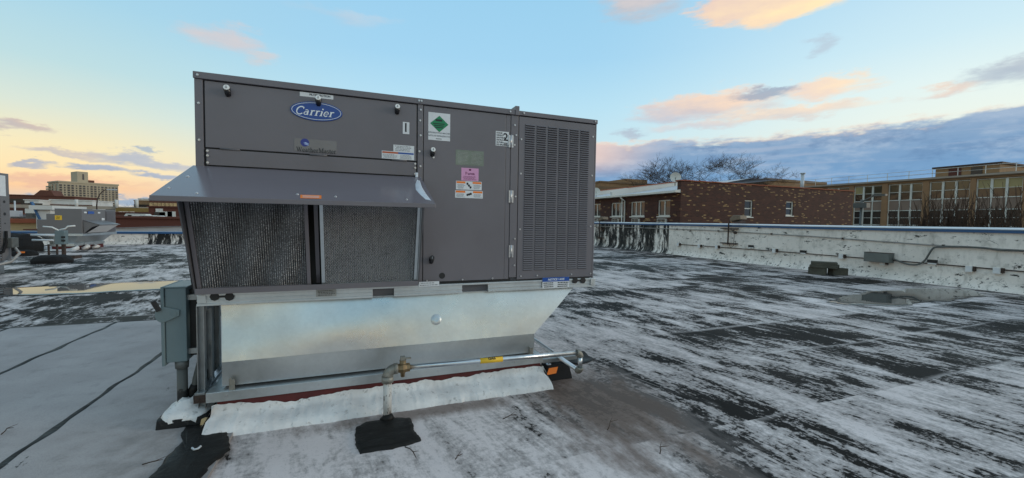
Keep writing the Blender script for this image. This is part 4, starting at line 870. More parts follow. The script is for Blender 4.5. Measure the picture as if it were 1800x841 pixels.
# bump where a knockout was pressed
x, z = F(767, 562, 3.13); fr = (z - sz) / (az1 - sz); yy = YS + (3.185 - YS) * fr
mb = MB(); R1 = 14
for k, (r, o) in enumerate(((0.040, -0.008), (0.030, -0.012), (0.018, -0.016), (0.006, -0.0135))):
    for i in range(R1): a = i * 2 * math.pi / R1; mb.v.append(Vector((x + r * math.cos(a), yy + o + r * math.sin(a) * 0.34, z + r * math.sin(a))))
for k in range(3):
    for i in range(R1): mb.f.append([k * R1 + i, k * R1 + (i + 1) % R1, (k + 1) * R1 + (i + 1) % R1, (k + 1) * R1 + i]); mb.mi.append(0); mb.sm.append(True)
mb.f.append([3 * R1 + i for i in range(R1)]); mb.mi.append(0); mb.sm.append(True)
mb.build('knockout', 'adapter_band', fpn)
# flange rail round the foot
fx0, fzt = F(362, 688, 3.05); fx1 = F(954, 627, 3.05)[0]; fzt = (fzt + F(954, 627, 3.05)[1]) / 2; fzb = (F(362, 708, 3.05)[1] + F(955, 638, 3.05)[1]) / 2
fl = MB().box(fx0, fx1, 3.042, 3.050, fzb, fzt); fl.box(fx0, fx1, 3.050, 3.14, fzt - 0.006, fzt); fl.box(fx0, fx0 + 0.008, 3.050, 5.10, fzb, fzt - 0.007); fl.box(fx1 - 0.008, fx1, 3.050, 5.10, fzb, fzt - 0.007)
fl.box(fx0 + 0.008, bx0, 3.14, 5.1, fzt - 0.006, fzt); fl.box(bx1, fx1 - 0.008, 3.14, 5.1, fzt - 0.006, fzt); fl = fl.build('flange_rail', 'galvanized', ad, 0.002)
for px in (397, 480, 560, 622, 700, 770, 840, 905): x = F(px, 650, 3.042)[0]; inst(sc_, 'screw', fl, (x, 3.0415, fzb + 0.035), scale=(0.7, 0.7, 0.7))
for px, py in ((404, 670), (931, 612)):
    x, z = F(px, py, 3.06); MB().box(x - 0.004, x + 0.004, 3.056, 3.080, fzt, fzt + 0.075).box(x - 0.004, x + 0.028, 3.052, 3.056, fzt, fzt + 0.07).build('tie_lug', 'fitting', ad, 0.001)

# ------------------------------------------------------------------ ROOF CURB with its white coated flashing
cu = thing('roof_curb', (0.3, 4.0, 0), 'dark red roof curb with thick white coated flashing under the adapter', 'roof curb')
c0, c1 = bx0 - 0.02, bx1 + 0.045
MB().box(c0, c1, 3.068, 5.06, -0.01, fzb + 0.02).build('curb_wall', 'red_paint', cu)
mb = MB(); nu = 320; pr = [(3.064, 1.0), (3.060, 0.82), (3.054, 0.66), (3.036, 0.56), (2.995, 0.47), (2.940, 0.34), (2.908, 0.14), (2.900, 0.0)]
for i in range(nu + 1):
    u = i / nu; xx = c0 - 0.03 + (c1 - c0 + 0.06) * u
    topz = fzb - 0.040 + 0.030 * noise.noise(Vector((xx * 2.1, 3, 1))) + 0.014 * noise.noise(Vector((xx * 9, 1, 2))) + 0.006 * noise.noise(Vector((xx * 31, 4, 2))) - 0.022 * max(0.0, 1 - abs(u - 0.17) / 0.2)
    topz = min(topz, fzb + 0.006)
    for k, (yy, f_) in enumerate(pr):
        lump = 0.004 * noise.noise(Vector((xx * 6, k * 0.5, 5))) + 0.006 * max(0, noise.noise(Vector((xx * 24, k * 1.7, 7)))) + 0.002 * noise.noise(Vector((xx * 50, k * 2.3, 2)))
        mb.v.append(Vector((xx + (0.012 if k > 3 else 0) * (1 if u > .5 else -1), yy - lump * (1 if k < 7 else 2.5) + (0.018 * noise.noise(Vector((xx * 2.6, 2, 2))) + 0.006 * noise.noise(Vector((xx * 11.0, 5, 2))) if k >= 6 else 0), (0.004 if k < 7 else -0.012) + topz * f_ + (lump if 0 < k < 7 else 0))))
q = len(pr)
for i in range(nu):
    for k in range(q - 1): mb.f.append([i * q + k, i * q + k + 1, (i + 1) * q + k + 1, (i + 1) * q + k]); mb.mi.append(0); mb.sm.append(True)
mb.build('flashing', 'white_coating', cu)
for sgn, xx in ((-1, c0), (1, c1)):
    mb = MB(); n = 40
    for i in range(n + 1):
        yy = 3.03 + 2.05 * i / n
        for k, (o, zz) in enumerate(((0.008, fzb - 0.03), (0.03, 0.11), (0.07, 0.03), (0.10, 0.004))): mb.v.append(Vector((xx + sgn * (o + 0.008 * noise.noise(Vector((yy * 6, k, 3)))), yy, zz + 0.012 * noise.noise(Vector((yy * 5, k, 1))) * (k < 3))))
    for i in range(n):
        for k in range(3): mb.f.append([i * 4 + k, i * 4 + k + 1, (i + 1) * 4 + k + 1, (i + 1) * 4 + k]); mb.mi.append(0); mb.sm.append(True)
    mb.build('flashing', 'white_coating', cu)

# ------------------------------------------------------------------ GAS PIPE
gp = thing('gas_pipe', (0.2, 2.80, 0), 'galvanized gas pipe with brass valve running in front of the adapter', 'pipe')
gx, gy, gzl = 0.205, 2.80, F(680, 650, 2.80)[1]; gxr, gyr = 1.622, 2.76; gzr = F(1008, 621, 2.76)[1]; pr_ = 0.0178
MB().tube([(gx, gy, 0.0), (gx, gy, gzl - 0.05)], 0.027, 14).build('riser', 'flaking_pipe', gp)
mb = MB(); elbow(mb, (gx, gy, gzl), (0, 0, -1), (1, 0, 0), 0.05, 0.034, 14); mb.tube([(gx, gy, gzl - 0.085), (gx, gy, gzl - 0.045)], 0.038, 14); mb.tube([(gx + 0.04, gy, gzl), (gx + 0.066, gy, gzl)], 0.036, 14); mb.build('elbow', 'fitting', gp)
vx = F(708, 643, 2.8)[0]
mb = MB(); mb.tube([(gx + 0.07, gy, gzl), (vx - 0.03, gy, gzl)], 0.018, 12); mb.build('nipple', 'fitting', gp)
mb = MB(); mb.tube([(vx - 0.045, gy, gzl), (vx - 0.025, gy, gzl), (vx, gy, gzl), (vx + 0.025, gy, gzl), (vx + 0.045, gy, gzl)], [0.030, 0.031, 0.040, 0.031, 0.030], 8, smooth=False); mb.tube([(vx, gy, gzl - 0.06), (vx, gy, gzl + 0.055)], [0.014, 0.022], 8)
va = mb.build('valve', 'brass', gp); MB().box(vx - 0.016, vx + 0.016, gy - 0.018, gy + 0.018, gzl + 0.052, gzl + 0.078).box(vx - 0.010, vx + 0.055, gy - 0.010, gy + 0.010, gzl + 0.058, gzl + 0.068).build('valve_handle', 'fitting', va, 0.003)
A_, B_ = Vector((vx + 0.04, gy, gzl)), Vector((gxr, gyr, gzr)); MB().tube([A_, B_], pr_, 14).build('run', 'pipe_steel', gp)
d_ = (B_ - A_).normalized()
for px, ln in ((864, 0.085),):
    f_ = 0.0; best = min((abs((EYE + (A_.lerp(B_, k / 200) - EYE)).x / A_.lerp(B_, k / 200).y - F(px, 630, 1.0)[0]), k) for k in range(201))[1] / 200; c = A_.lerp(B_, best)
    tg = MB().tube([c - d_ * ln, c + d_ * ln], pr_ + 0.0012, 14).build('pipe_marker', 'print_yellow', gp); up_ = Vector((0, -0.62, 0.785))
    tm = text_mesh('GAS', 0.030, 'print_black', bold=0.001); o = inst(tm, 'lettering', tg, c + up_ * (pr_ + 0.003), (rad(38), 0, math.atan2(d_.y, d_.x)))
zl = F(1015, 654, 2.76)[1]
mb = MB(); elbow(mb, B_ + Vector((0.03, 0, 0)), (-1, 0, 0), (0, 0, -1), 0.035, 0.026, 12); mb.build('elbow', 'fitting', gp); xe = gxr + 0.03
MB().tube([(xe, gyr, gzr - 0.03), (xe, gyr, zl + 0.03)], pr_, 12).build('drop', 'pipe_steel', gp)
mb = MB(); elbow(mb, (xe, gyr, zl), (0, 0, 1), (-0.03, 1, 0.0), 0.035, 0.027, 12); mb.build('elbow', 'fitting', gp)
MB().tube([(xe, gyr + 0.03, zl), (xe - 0.02, 4.6, zl + 0.03)], pr_, 12).build('run', 'pipe_steel', gp)
tag(sheet_blob('tar_patch', [(0.01, 2.75), (0.06, 2.81), (0.27, 2.80), (0.35, 2.77), (0.365, 2.66), (0.35, 2.57), (0.385, 2.46), (0.33, 2.44), (0.21, 2.43), (0.03, 2.44), (0.0, 2.55)], 0.003, 0.016, 'tar', None, 8, 0.018, 3, 9.0), 'square black mastic patch around the foot of the gas riser', 'tar patch')
mb = MB().tube([(gx, gy, 0.008), (gx + 0.002, gy - 0.004, 0.03), (gx, gy, 0.045)], [0.05, 0.036, 0.029], 14); tag(mb.build('mastic_collar', 'tar'), 'black mastic collar where the gas riser meets its patch', 'mastic')

# pipe support block
sb = thing('pipe_support_block', (1.60, 3.12, 0), 'black rubber pipe support block with orange reflector at the right curb end', 'support block')
xa, xb = 1.515, 1.755; y0_, y1_ = 3.06, 3.20
MB().prism([(xa, y0_ - 0.01, 0.0), (xb + 0.0, y0_ - 0.01, 0.0), (xb - 0.02, y0_ + 0.02, 0.125), (xa + 0.02, y0_ + 0.02, 0.125)], (0, 0.14, 0)).build('block', 'rubber', sb, 0.006)
xm, zm = F(971, 650, y0_)[0], 0.083
MB().add([(xm - 0.055, y0_ - 0.0035, zm - 0.028), (xm + 0.035, y0_ - 0.0035, zm - 0.022), (xm + 0.058, y0_ + 0.0085, zm + 0.028), (xm - 0.028, y0_ + 0.0085, zm + 0.024)], [(0, 1, 2, 3)]).build('reflector', 'print_orange', sb)
MB().box(xa - 0.03, xb + 0.06, 3.085, 3.125, 0.178, 0.182).box(xa - 0.03, xb + 0.06, 3.085, 3.089, 0.150, 0.178).box(xa - 0.03, xb + 0.06, 3.121, 3.125, 0.150, 0.178).build('strut_channel', 'strut_steel', sb)
for xx in (xa + 0.035, xb - 0.045): MB().tube([(xx, 3.105, 0.11), (xx, 3.105, 0.20)], 0.007, 8).tube([(xx, 3.105, 0.126), (xx, 3.105, 0.132)], 0.022, 10).build('stud', 'screw', sb)

# ------------------------------------------------------------------ STRUT STAND, DISCONNECT, CONDUITS on the left
ss_ = thing('strut_stand', (-0.93, 3.3, 0.1), 'galvanized strut channel stand at the left end of the big unit', 'strut stand')
def strut_post(x, y, z0, z1, s=0.041):
    m_ = MB(); t = 0.004; h_ = s / 2
    m_.box(x - h_, x - h_ + t, y - h_, y + h_, z0, z1); m_.box(x - h_ + t, x + h_, y + h_ - t, y + h_, z0, z1); m_.box(x + h_ - t, x + h_, y - h_, y + h_ - t - .0005, z0, z1)
    for k in range(0): m_.box(x - 0.005, x + 0.005, y + h_ - t - 0.002, y + h_ - t - 0.0005, z0 + 0.020 + 0.05 * k, z0 + 0.040 + 0.05 * k, 1)
    return m_.build('post', ['strut_steel', 'conduit_grey'], ss_)
for y_ in (3.165, 3.315, 3.475): strut_post(-0.925, y_, 0.10 if y_ < 3.2 else 0.16, ZR0 - 0.004)
strut_post(-0.925, 3.9, 0.1, ZR0 - 0.004)
MB().box(-0.948, -0.903, 3.19, 5.0, ZR0 - 0.045, ZR0 - 0.005).build('top_rail', 'strut_steel', ss_, 0.002)
MB().box(-0.955, -0.90, 3.12, 4.9, 0.175, 0.215).build('bottom_rail', 'strut_steel', ss_, 0.002)
MB().bar((-0.93, 3.19, 0.20), (-0.86, 3.62, 0.33), 0.035, 0.006).bar((-0.90, 3.19, 0.19), (-0.83, 3.7, 0.33), 0.03, 0.006).build('angle_brace', 'pipe_steel', ss_)
MB().bar((-0.93, 3.9, 0.30), (-0.80, 5.0, 0.74), 0.03, 0.03).build('cross_brace', 'pipe_steel', ss_); MB().bar((-0.93, 4.0, 0.2), (-0.80, 5.0, 0.66), 0.014, 0.014).build('cross_brace', 'strut_steel', ss_)
MB().box(-0.96, -0.885, 3.115, 3.135, 0.15, 0.20).tube([(-0.94, 3.11, 0.175), (-0.94, 3.14, 0.175)], 0.012, 8).tube([(-0.905, 3.11, 0.165), (-0.905, 3.14, 0.165)], 0.012, 8).build('foot_bracket', 'rust', ss_)

dsw = thing('disconnect_switch', (-1.06, 3.3, 0.41), 'blue-grey metal disconnect switch box with handle at the left end of the big unit', 'switch box')
dx0, dx1, dz0, dz1, dy0 = -1.125, -1.015, 0.405, 0.885, 3.20
MB().box(dx0, dx1, dy0, 3.50, dz0, dz1).build('enclosure', 'disconnect_paint', dsw, 0.004)
MB().box(dx0 - 0.020, dx0 - 0.002, dy0 - 0.010, 3.51, dz0 - 0.018, dz1 + 0.012).build('door', 'disconnect_paint', dsw, 0.004)
MB().box(dx0 - 0.01, dx1 + 0.01, dy0 - 0.004, 3.5, dz1 + 0.001, dz1 + 0.010).build('drip_hood', 'disconnect_paint', dsw, 0.002)
MB().box(dx1 + 0.001, dx1 + 0.045, 3.26, 3.46, dz0 + 0.02, dz1 - 0.02).build('back_bracket', 'black', dsw, 0.002); MB().box(dx1, dx1 + 0.07, 3.23, 3.26, dz0 + 0.04, dz0 + 0.075).box(dx1, dx1 + 0.07, 3.23, 3.26, dz1 - 0.085, dz1 - 0.05).build('mounting_strut', 'strut_steel', dsw)
x, z = F(293, 553, dy0); mb = MB(); pl = []
for k in range(13): a = rad(70 + 200 * k / 12); pl.append((x - 0.012 + 0.045 * math.cos(a), dy0 - 0.016, z + 0.050 * math.sin(a)))
pl += [(x + 0.068, dy0 - 0.016, z - 0.012), (x + 0.070, dy0 - 0.016, z + 0.026)]
hp = MB().prism(pl, (0, 0.012, 0)).build('handle_plate', 'disconnect_paint', dsw, 0.003)
MB().tube([(x + 0.045, dy0 - 0.020, z + 0.006), (x + 0.045, dy0 - 0.014, z + 0.006)], 0.013, 12).build('pivot', 'disconnect_paint', hp); MB().bar((x - 0.030, dy0 - 0.024, z + 0.028), (x - 0.058, dy0 - 0.030, z + 0.094), 0.020, 0.026).build('lever', 'black', hp, 0.003)
cd = thing('conduit', (-1.06, 3.22, 0), 'thick dark conduit dropping from the switch box into the white pitch pocket', 'conduit')
MB().tube([(-1.055, 3.24, 0.0), (-1.055, 3.24, 0.36)], 0.029, 14).build('pipe', 'pipe_dipped', cd); MB().tube([(-1.055, 3.24, 0.355), (-1.055, 3.24, 0.404)], [0.036, 0.038], 14).build('coupling', 'conduit_grey', cd)
cd = thing('conduit', (-0.99, 3.26, 0), 'slim bent conduit between the thick conduit and the strut stand', 'conduit')
MB().tube([(-1.00, 3.25, 0.0), (-1.00, 3.25, 0.17), (-0.985, 3.25, 0.27), (-0.955, 3.27, 0.42), (-0.95, 3.28, 0.46)], 0.018, 12).build('pipe', 'pipe_dipped', cd); MB().tube([(-1.000, 3.25, 0.13), (-0.998, 3.25, 0.20), (-0.99, 3.25, 0.23)], [0.025, 0.030, 0.024], 12).build('tape_wrap', 'tar', cd)
cd = thing('conduit', (-0.965, 3.32, 0), 'black wrapped conduit at the back of the pitch pocket', 'conduit')
MB().tube([(-0.955, 3.30, 0.0), (-0.955, 3.30, 0.12), (-0.965, 3.30, 0.20), (-0.955, 3.33, 0.3)], [0.026, 0.030, 0.028, 0.016], 12).build('pipe', 'rubber', cd)
pp = thing('pitch_pocket', (-1.03, 3.2, 0), 'lumpy white coated pitch pocket on a black base at the foot of the conduits', 'pitch pocket')
mb = MB(); n = 32; rings = [(0.0, 1.0, 0.052), (0.0, 1.04, 0.075), (0.10, 0.9, 0.098), (0.30, 0.7, 0.108), (0.5, 0.6, 0.122), (0.65, 0.4, 0.15), (0.78, 0.3, 0.165), (0.97, 0.05, 0.15)]
for k, (ins, _, zz) in enumerate(rings):
    for i in range(n):
        a = i * 2 * math.pi / n; c_, s_ = math.cos(a), math.sin(a); e_ = (abs(c_) ** 4 + abs(s_) ** 4) ** -0.25; xx = -1.02 + 0.125 * c_ * e_ * (1 - ins * 0.96); yy = 3.235 + 0.15 * s_ * e_ * (1 - ins * 0.96)
        q_ = noise.noise(Vector((xx * 14, yy * 14, k * 1.0))); mb.v.append(Vector((xx + 0.012 * q_, yy + 0.012 * noise.noise(Vector((xx * 14, yy * 14, 9 + k))), zz + 0.024 * q_ * (1 if k else 1.4))))
for k in range(len(rings) - 1):
    for i in range(n): mb.f.append([k * n + i, k * n + (i + 1) % n, (k + 1) * n + (i + 1) % n, (k + 1) * n + i]); mb.mi.append(0); mb.sm.append(True)
mb.f.append([(len(rings) - 1) * n + i for i in range(n)]); mb.mi.append(0); mb.sm.append(True)
mb.build('coating', 'white_coating', pp)
mb = MB(); ol = blob([(-1.14, 3.10, 0), (-1.02, 3.085, 0), (-0.885, 3.09, 0), (-0.87, 3.24, 0), (-0.88, 3.39, 0), (-1.02, 3.40, 0), (-1.14, 3.39, 0), (-1.15, 3.24, 0)], 7, 0.014, 4, 9); n = len(ol); c = sum(ol, Vector()) / n
mb.v += [p + Vector((0, 0, 0.0)) + (p - c) * 0.05 for p in ol] + [p + Vector((0, 0, 0.072 + 0.01 * noise.noise(p * 12))) for p in ol] + [c + (p - c) * 0.8 + Vector((0, 0, 0.075)) for p in ol]
for r in range(2):
    for i in range(n): mb.f.append([r * n + i, r * n + (i + 1) % n, (r + 1) * n + (i + 1) % n, (r + 1) * n + i]); mb.mi.append(0); mb.sm.append(True)
mb.f.append([2 * n + i for i in range(n)]); mb.mi.append(0); mb.sm.append(False)
mb.build('base', 'tar', pp)
tag(sheet_blob('tar_spill', [(-0.99, 2.97), (-1.00, 3.09), (-0.93, 3.10), (-0.86, 3.10), (-0.74, 2.93), (-0.70, 2.84), (-0.665, 2.70), (-0.72, 2.52), (-0.74, 2.34), (-0.80, 2.0), (-0.95, 2.0), (-0.97, 2.45), (-0.955, 2.60), (-0.945, 2.75), (-0.94, 2.90)], 0.024, 0.007, 'tar', None, 8, 0.022, 6, 8.0), 'black tar spill running from the pitch pocket toward the viewer', 'tar spill')
x, y = atZ(345, 800)[0:2]; mb = MB().tube([(x - .02, y, .045), (x - .005, y - .012, .038), (x + .012, y - .010, .04), (x + .022, y + .004, .046)], 0.006, 6); tag(mb.build('wire_offcut', 'white_metal'), 'bent pale wire offcut lying on the black tar spill', 'wire')
x, y = atZ(385, 722)[0:2]; mb = MB(); mb.prism([(-.915, 3.06, .02), (-.87, 3.05, .02), (-.86, 3.075, .02), (-.90, 3.085, .02)], (.006, .01, .045)); tag(mb.build('insulation_scrap', 'far_cream', None, .006), 'crumbled yellow insulation scrap between the pitch pocket and the curb', 'scrap')
# twigs and scraps blown onto the roof
for (a, b, lab) in [((2, 764), (24, 752), 'dark twig at the left edge of the cap sheets'), ((250, 817), (286, 808), 'curved dark twig just left of the black tar spill'), ((712, 786), (732, 806), 'forked dark twig below the square mastic patch'), ((800, 808), (813, 798), 'short dark twig right of the square mastic patch'), ((884, 737), (908, 729), 'thin straight twig in front of the white flashing'), ((1068, 756), (1086, 738), 'crossed dark twig on the brown silt'), ((1160, 798), (1176, 784), 'small dark twig at the right of the brown silt')]:
    A, B = atZ(*a, 0.03), atZ(*b, 0.03); rr_ = random.Random(lab); mb = MB(); mid_ = A.lerp(B, .5) + Vector((rr_.uniform(-.02, .02), rr_.uniform(-.03, .03), .012))
    mb.tube([A, A.lerp(mid_, .5) + Vector((0.006, 0, .002)), mid_, B], [0.0035, 0.003, 0.003, 0.0015], 5); mb.tube([mid_, mid_ + (B - A) * 0.25 + Vector((.02, .03, 0))], [0.002, 0.001], 4); tag(mb.build('twig', 'bark'), lab, 'twig', 'twigs blown onto the roof')
# ------------------------------------------------------------------ ON THE EAST PARAPET
XW = XP - 0.012
def Wp(px, py): p = atX(px, py, XW); return p.y, p.z
def run(name, pts, r, label, cat, mat, clips=0, off=0.02):
    o = thing(name, (XW, pts[0][0], 0), label, cat); P3 = [Vector((XW - off, y, z)) for y, z in pts]
    MB().tube(P3, r, 8).build('pipe', mat, o)
    cl = MB().box(-0.028, 0.03, -0.02, 0.02, -r * 1.7, r * 1.7).mesh('clip', 'rust')
    tot = [(P3[i + 1] - P3[i]).length for i in range(len(P3) - 1)]; S = sum(tot)
    for k in range(clips):
        s = S * (k + 0.5) / clips; i = 0
        while s > tot[i]: s -= tot[i]; i += 1
        inst(cl, 'clip', o, P3[i].lerp(P3[i + 1], s / tot[i]))
    return o
run('conduit', [(23.4, 1.12), (20.0, 1.11), (12.35, 1.10), (8.26, 1.02), (6.4, 0.955), (5.52, 0.925), (4.1, 0.90), (0.0, 0.86)], 0.016, 'upper conduit running along the right parapet below the coping', 'conduit', 'conduit_light', 11)
run('conduit', [(13.68, 0.46), (9.44, 0.485), (7.46, 0.485), (5.5, 0.48), (4.1, 0.465), (0.0, 0.44)], 0.013, 'lower conduit linking the small white boxes on the right parapet', 'conduit', 'rust', 0)
jb = [(1194, 430), (1231, 433), (1262, 434.5), (1363, 441), (1481, 451), (1554, 462), (1706, 473), (1755, 476)]
names = ['first', 'second', 'third', 'fourth', 'fifth', 'sixth', 'seventh', 'nearest']
bx_ = MB().box(-0.085, -0.005, -0.055, 0.055, -0.07, 0.07).mesh('box_body', 'white_plastic'); cv_ = MB().box(-0.095, -0.086, -0.045, 0.045, -0.06, 0.06).mesh('cover', 'label_white'); gd_ = MB().box(-0.07, -0.003, -0.095, -0.056, -0.045, 0.06).mesh('conduit_body', 'rust')
lab = ['far white junction box next to the black stained end of the parapet', 'white junction box second from the black stained end of the parapet', 'white junction box left of the flood lamp on the parapet', 'white junction box midway between flood lamp and block stack', 'white junction box just above the concrete block stack', 'white junction box under the long grey panel box', 'white junction box on the parapet right of the hanging cable loop', 'white junction box nearest the right edge of the photo']
for k, (px, py) in enumerate(jb):
    y, z = Wp(px, py); o = thing('junction_box', (XW, y, z), lab[k], 'junction box', 'white boxes on the lower conduit'); inst(bx_, 'box_body', o, (XW, y, z)); inst(cv_, 'cover', o, (XW, y, z)); inst(gd_, 'conduit_body', o, (XW, y, z))
kb_ = MB().box(-0.06, -0.004, -0.10, 0.10, -0.045, 0.045); kb_.box(-0.05, -0.004, -0.09, 0.09, -0.09, -0.05, 1); kb_ = kb_.mesh('bracket', ['black', 'label_white'])
lab = ['black bracket with pale underside right of the flood lamp', 'black bracket with pale underside above and left of the block stack', 'black bracket with pale underside below the hanging cable loop']
for k, (px, py) in enumerate(((1321, 434), (1413, 443.5), (1640, 461))):
    y, z = Wp(px, py); o = inst(kb_, 'wall_bracket', None, (XW, y, z + .02), scale=(1, 0.85, 0.8)); tag(o, lab[k], 'bracket', 'black brackets on the parapet')
# long grey panel box with a looping flexible conduit
y1, z1 = Wp(1527, 442); y0, z0 = Wp(1571, 464); gb = thing('panel_box', (XW, (y0 + y1) / 2, z0), 'long grey metal panel box mounted on the right parapet', 'panel box')
MB().box(XW - 0.20, XW + 0.004, y0, y1, z0 + 0.02, z1 - 0.02).build('enclosure', 'grey_box', gb, 0.004); MB().box(XW - 0.208, XW - 0.201, y0 + 0.008, y1 - 0.008, z0 + 0.028, z1 - 0.028).build('cover', 'grey_box', gb, 0.002); MB().box(XW - 0.205, XW + 0.003, y0 - 0.006, y1 + 0.006, z1 - 0.019, z1 - 0.010).build('drip_edge', 'rust', gb)
pts = [Wp(*p) for p in ((1572, 455), (1584, 460), (1600, 465), (1616, 465), (1628, 458), (1636, 446), (1644, 436), (1660, 434), (1690, 434), (1730, 436), (1765, 440), (1800, 441))]; pts.append((2.5, 0.86))
mb = MB(); P3 = [Vector((XW - 0.06, y, z)) for y, z in pts]; Q = []
for i in range(len(P3) - 1):
    for k in range(5):
        t = k / 5; p0 = P3[max(i - 1, 0)]; p1 = P3[i]; p2 = P3[i + 1]; p3 = P3[min(i + 2, len(P3) - 1)]
        Q.append(0.5 * ((2 * p1) + (p2 - p0) * t + (2 * p0 - 5 * p1 + 4 * p2 - p3) * t * t + (3 * p1 - p0 - 3 * p2 + p3) * t ** 3))
mb.tube(Q, 0.021, 8); tag(mb.build('flexible_conduit', 'conduit_grey'), 'dark flexible conduit looping from the grey panel box along the parapet', 'cable')
# flood lamps on bent arms over the coping
def flood(px0, py_lo, py_hi, label, k=1.0):
    y, z0 = Wp(px0, py_lo); z1 = Wp(px0, py_hi)[1]; o = thing('flood_lamp', (XW, y, z0), label, 'lamp', 'flood lamps on the parapet')
    xo = XW - 0.10
    MB().tube([(xo, y, z0 - 0.05), (xo, y, z1 - 0.12), (xo - .01, y - 0.04, z1 - 0.02), (xo - .02, y - 0.12, z1 + 0.05), (xo - .02, y - 0.25, z1 + 0.06)], 0.024, 8).build('arm', 'rust', o)
    for zz in (z0, z0 + 0.54 * k): MB().box(xo - 0.02, XW + 0.004, y - 0.34, y + 0.34, zz - 0.018, zz + 0.018).build('bracket', 'rust', o)
    h = MB(); c = Vector((xo - 0.04, y - 0.40, z1 + 0.08))
    h.prism([(c.x - 0.17, c.y + 0.16, c.z - 0.10), (c.x - 0.17, c.y - 0.26, c.z - 0.02), (c.x - 0.17, c.y - 0.22, c.z + 0.12), (c.x - 0.17, c.y + 0.05, c.z + 0.13), (c.x - 0.17, c.y + 0.20, c.z + 0.0)], (0.34, 0, 0)); h.build('lamp_head', 'lamp_bronze', o, 0.02)
    MB().box(c.x - 0.14, c.x + 0.14, c.y - 0.22, c.y + 0.12, c.z - 0.125, c.z - 0.09).build('lens', 'dark_window', o); MB().tube([(xo, y - 0.05, z0 - 0.02), (xo - 0.02, y - 0.14, z0 - 0.16), (xo, y - 0.24, z0 - 0.08), (xo + .03, y - 0.24, z0 + 0.42)], 0.009, 6).tube([(xo + 0.02, y - 0.24, z0 + 0.40), (XW, y - 0.24, z0 + 0.40)], 0.05, 10).build('lead', 'rust', o)
flood(1283, 428, 389, 'rusty flood lamp on a bent arm in front of the brick house')
flood(1056, 418, 388, 'far flood lamp on the black stained stretch of parapet beside the big unit')
# stack of concrete blocks
by, bx = 7.37, 12.20
def block(x, y, z, lx, ly, lz, rot, label):
    hl = MB(); hl.box(-lx / 2, lx / 2, -ly / 2, ly / 2, 0, lz); o = hl.build('concrete_block', 'concrete_block', None, 0.008); o.location = (x, y, z); o.rotation_euler = (0, 0, rad(rot)); tag(o, label, 'block', 'concrete blocks by the parapet')
block(11.97, 7.50, 0.0, 0.40, 0.17, 0.19, -68, 'left concrete block at the bottom of the stack by the parapet')
block(12.40, 7.24, 0.0, 0.42, 0.20, 0.19, -20, 'right concrete block at the bottom of the stack by the parapet')
block(12.10, 7.42, 0.191, 0.40, 0.62, 0.07, 28, 'flat slab bridging the two bottom blocks of the stack')
block(12.33, 7.28, 0.192, 0.24, 0.20, 0.09, 30, 'small block on the right end of the bridging slab')
block(12.10, 7.42, 0.262, 0.34, 0.58, 0.09, 34, 'topmost concrete slab of the block stack')

# ------------------------------------------------------------------ SECOND UNIT AND ITS KIT, far left of the roof
u2 = thing('rooftop_air_conditioner', (-10.2, 21.2, 0.5), 'smaller looking grey air conditioner with yellow label far away on the left', 'air conditioner')
qx1, qy0 = -9.42, 19.9; qx0 = atY(65, 400, qy0).x; qy1 = qy0 + 2.3; qz0, qz1 = 0.62, atY(143, 367.5, qy0).z
xs1 = atY(81, 380, qy0).x; xs2 = atY(96, 380, qy0).x; zA = atY(70, 386, qy0).z; zB = atY(88, 376, qy0).z
MB().prism([(qx0, qy0, qz0), (qx1, qy0, qz0), (qx1, qy0, qz1), (xs2, qy0, qz1), (xs2, qy0, zB), (xs1, qy0, zB), (xs1, qy0, zA), (qx0, qy0, zA)], (0, 2.3, 0)).build('cabinet', 'casing_far', u2, 0.01)
a, b = atY(96.5, 379, qy0), atY(109, 387, qy0); yl = MB().box(a.x, b.x, qy0 - 0.006, qy0 - 0.001, b.z, a.z).build('warning_label', 'print_yellow', u2); lines(MB(), a.x + .03, b.x - .03, b.z + .03, a.z - .03, 5, qy0 - .008, 3).build('print', 'print_black', yl)
MB().box(qx0 - 0.02, qx1 + 0.02, qy0 - 0.03, qy1 + 0.02, qz0 - 0.09, qz0 - 0.001).build('base_rail', 'galvanized', u2, 0.004)
xf = qx1 + 0.002       # hooded face looks east
MB().box(xf, xf + 0.01, qy0 + 1.55, qy1 - 0.05, qz0 + 0.04, qz1 - 0.05).build('louver_panel', 'casing_dark', u2)
mb = MB()
for k in range(30): z = qz0 + 0.07 + k * (qz1 - qz0 - 0.15) / 30; mb.box(xf + 0.011, xf + 0.025, qy0 + 1.58, qy1 - 0.08, z, z + 0.012)
tag(mb.build('louvers', 'casing', u2, fix=False), kind='stuff')
MB().poly([(xf + 0.012, qy0 + 0.35, qz1 - 0.18), (xf + 0.012, qy0 + 0.75, qz1 - 0.18), (xf + 0.012, qy0 + 0.75, qz1 - 0.08), (xf + 0.012, qy0 + 0.35, qz1 - 0.08)]).build('oval_badge', 'print_blue', u2)
for y_, z_, w_, h_ in ((0.12, .1, .16, .06), (1.0, .1, .16, .06), (1.25, .34, .2, .22)): MB().box(xf + 0.004, xf + 0.01, qy0 + y_, qy0 + y_ + w_, qz1 - z_ - h_, qz1 - z_).build('paper_label', 'label_white', u2)
hz_ = qz1 - 0.42; MB().prism([(xf, qy0 + 0.05, hz_), (xf + 0.5, qy0 + 0.05, hz_ - 0.16), (xf + 0.5, qy0 + 0.05, hz_ - 0.18), (xf, qy0 + 0.05, hz_ - .02)], (0, 1.4, 0)).build('hood_top', 'casing_far', u2)
for y_ in (0.05, 1.45): MB().prism([(xf, qy0 + y_, hz_), (xf + 0.48, qy0 + y_, hz_ - 0.17), (xf + 0.26, qy0 + y_, qz0 + 0.25), (xf + 0.02, qy0 + y_, qz0 + 0.02)], (0, 0.02, 0)).build('hood_cheek', 'casing_far', u2)
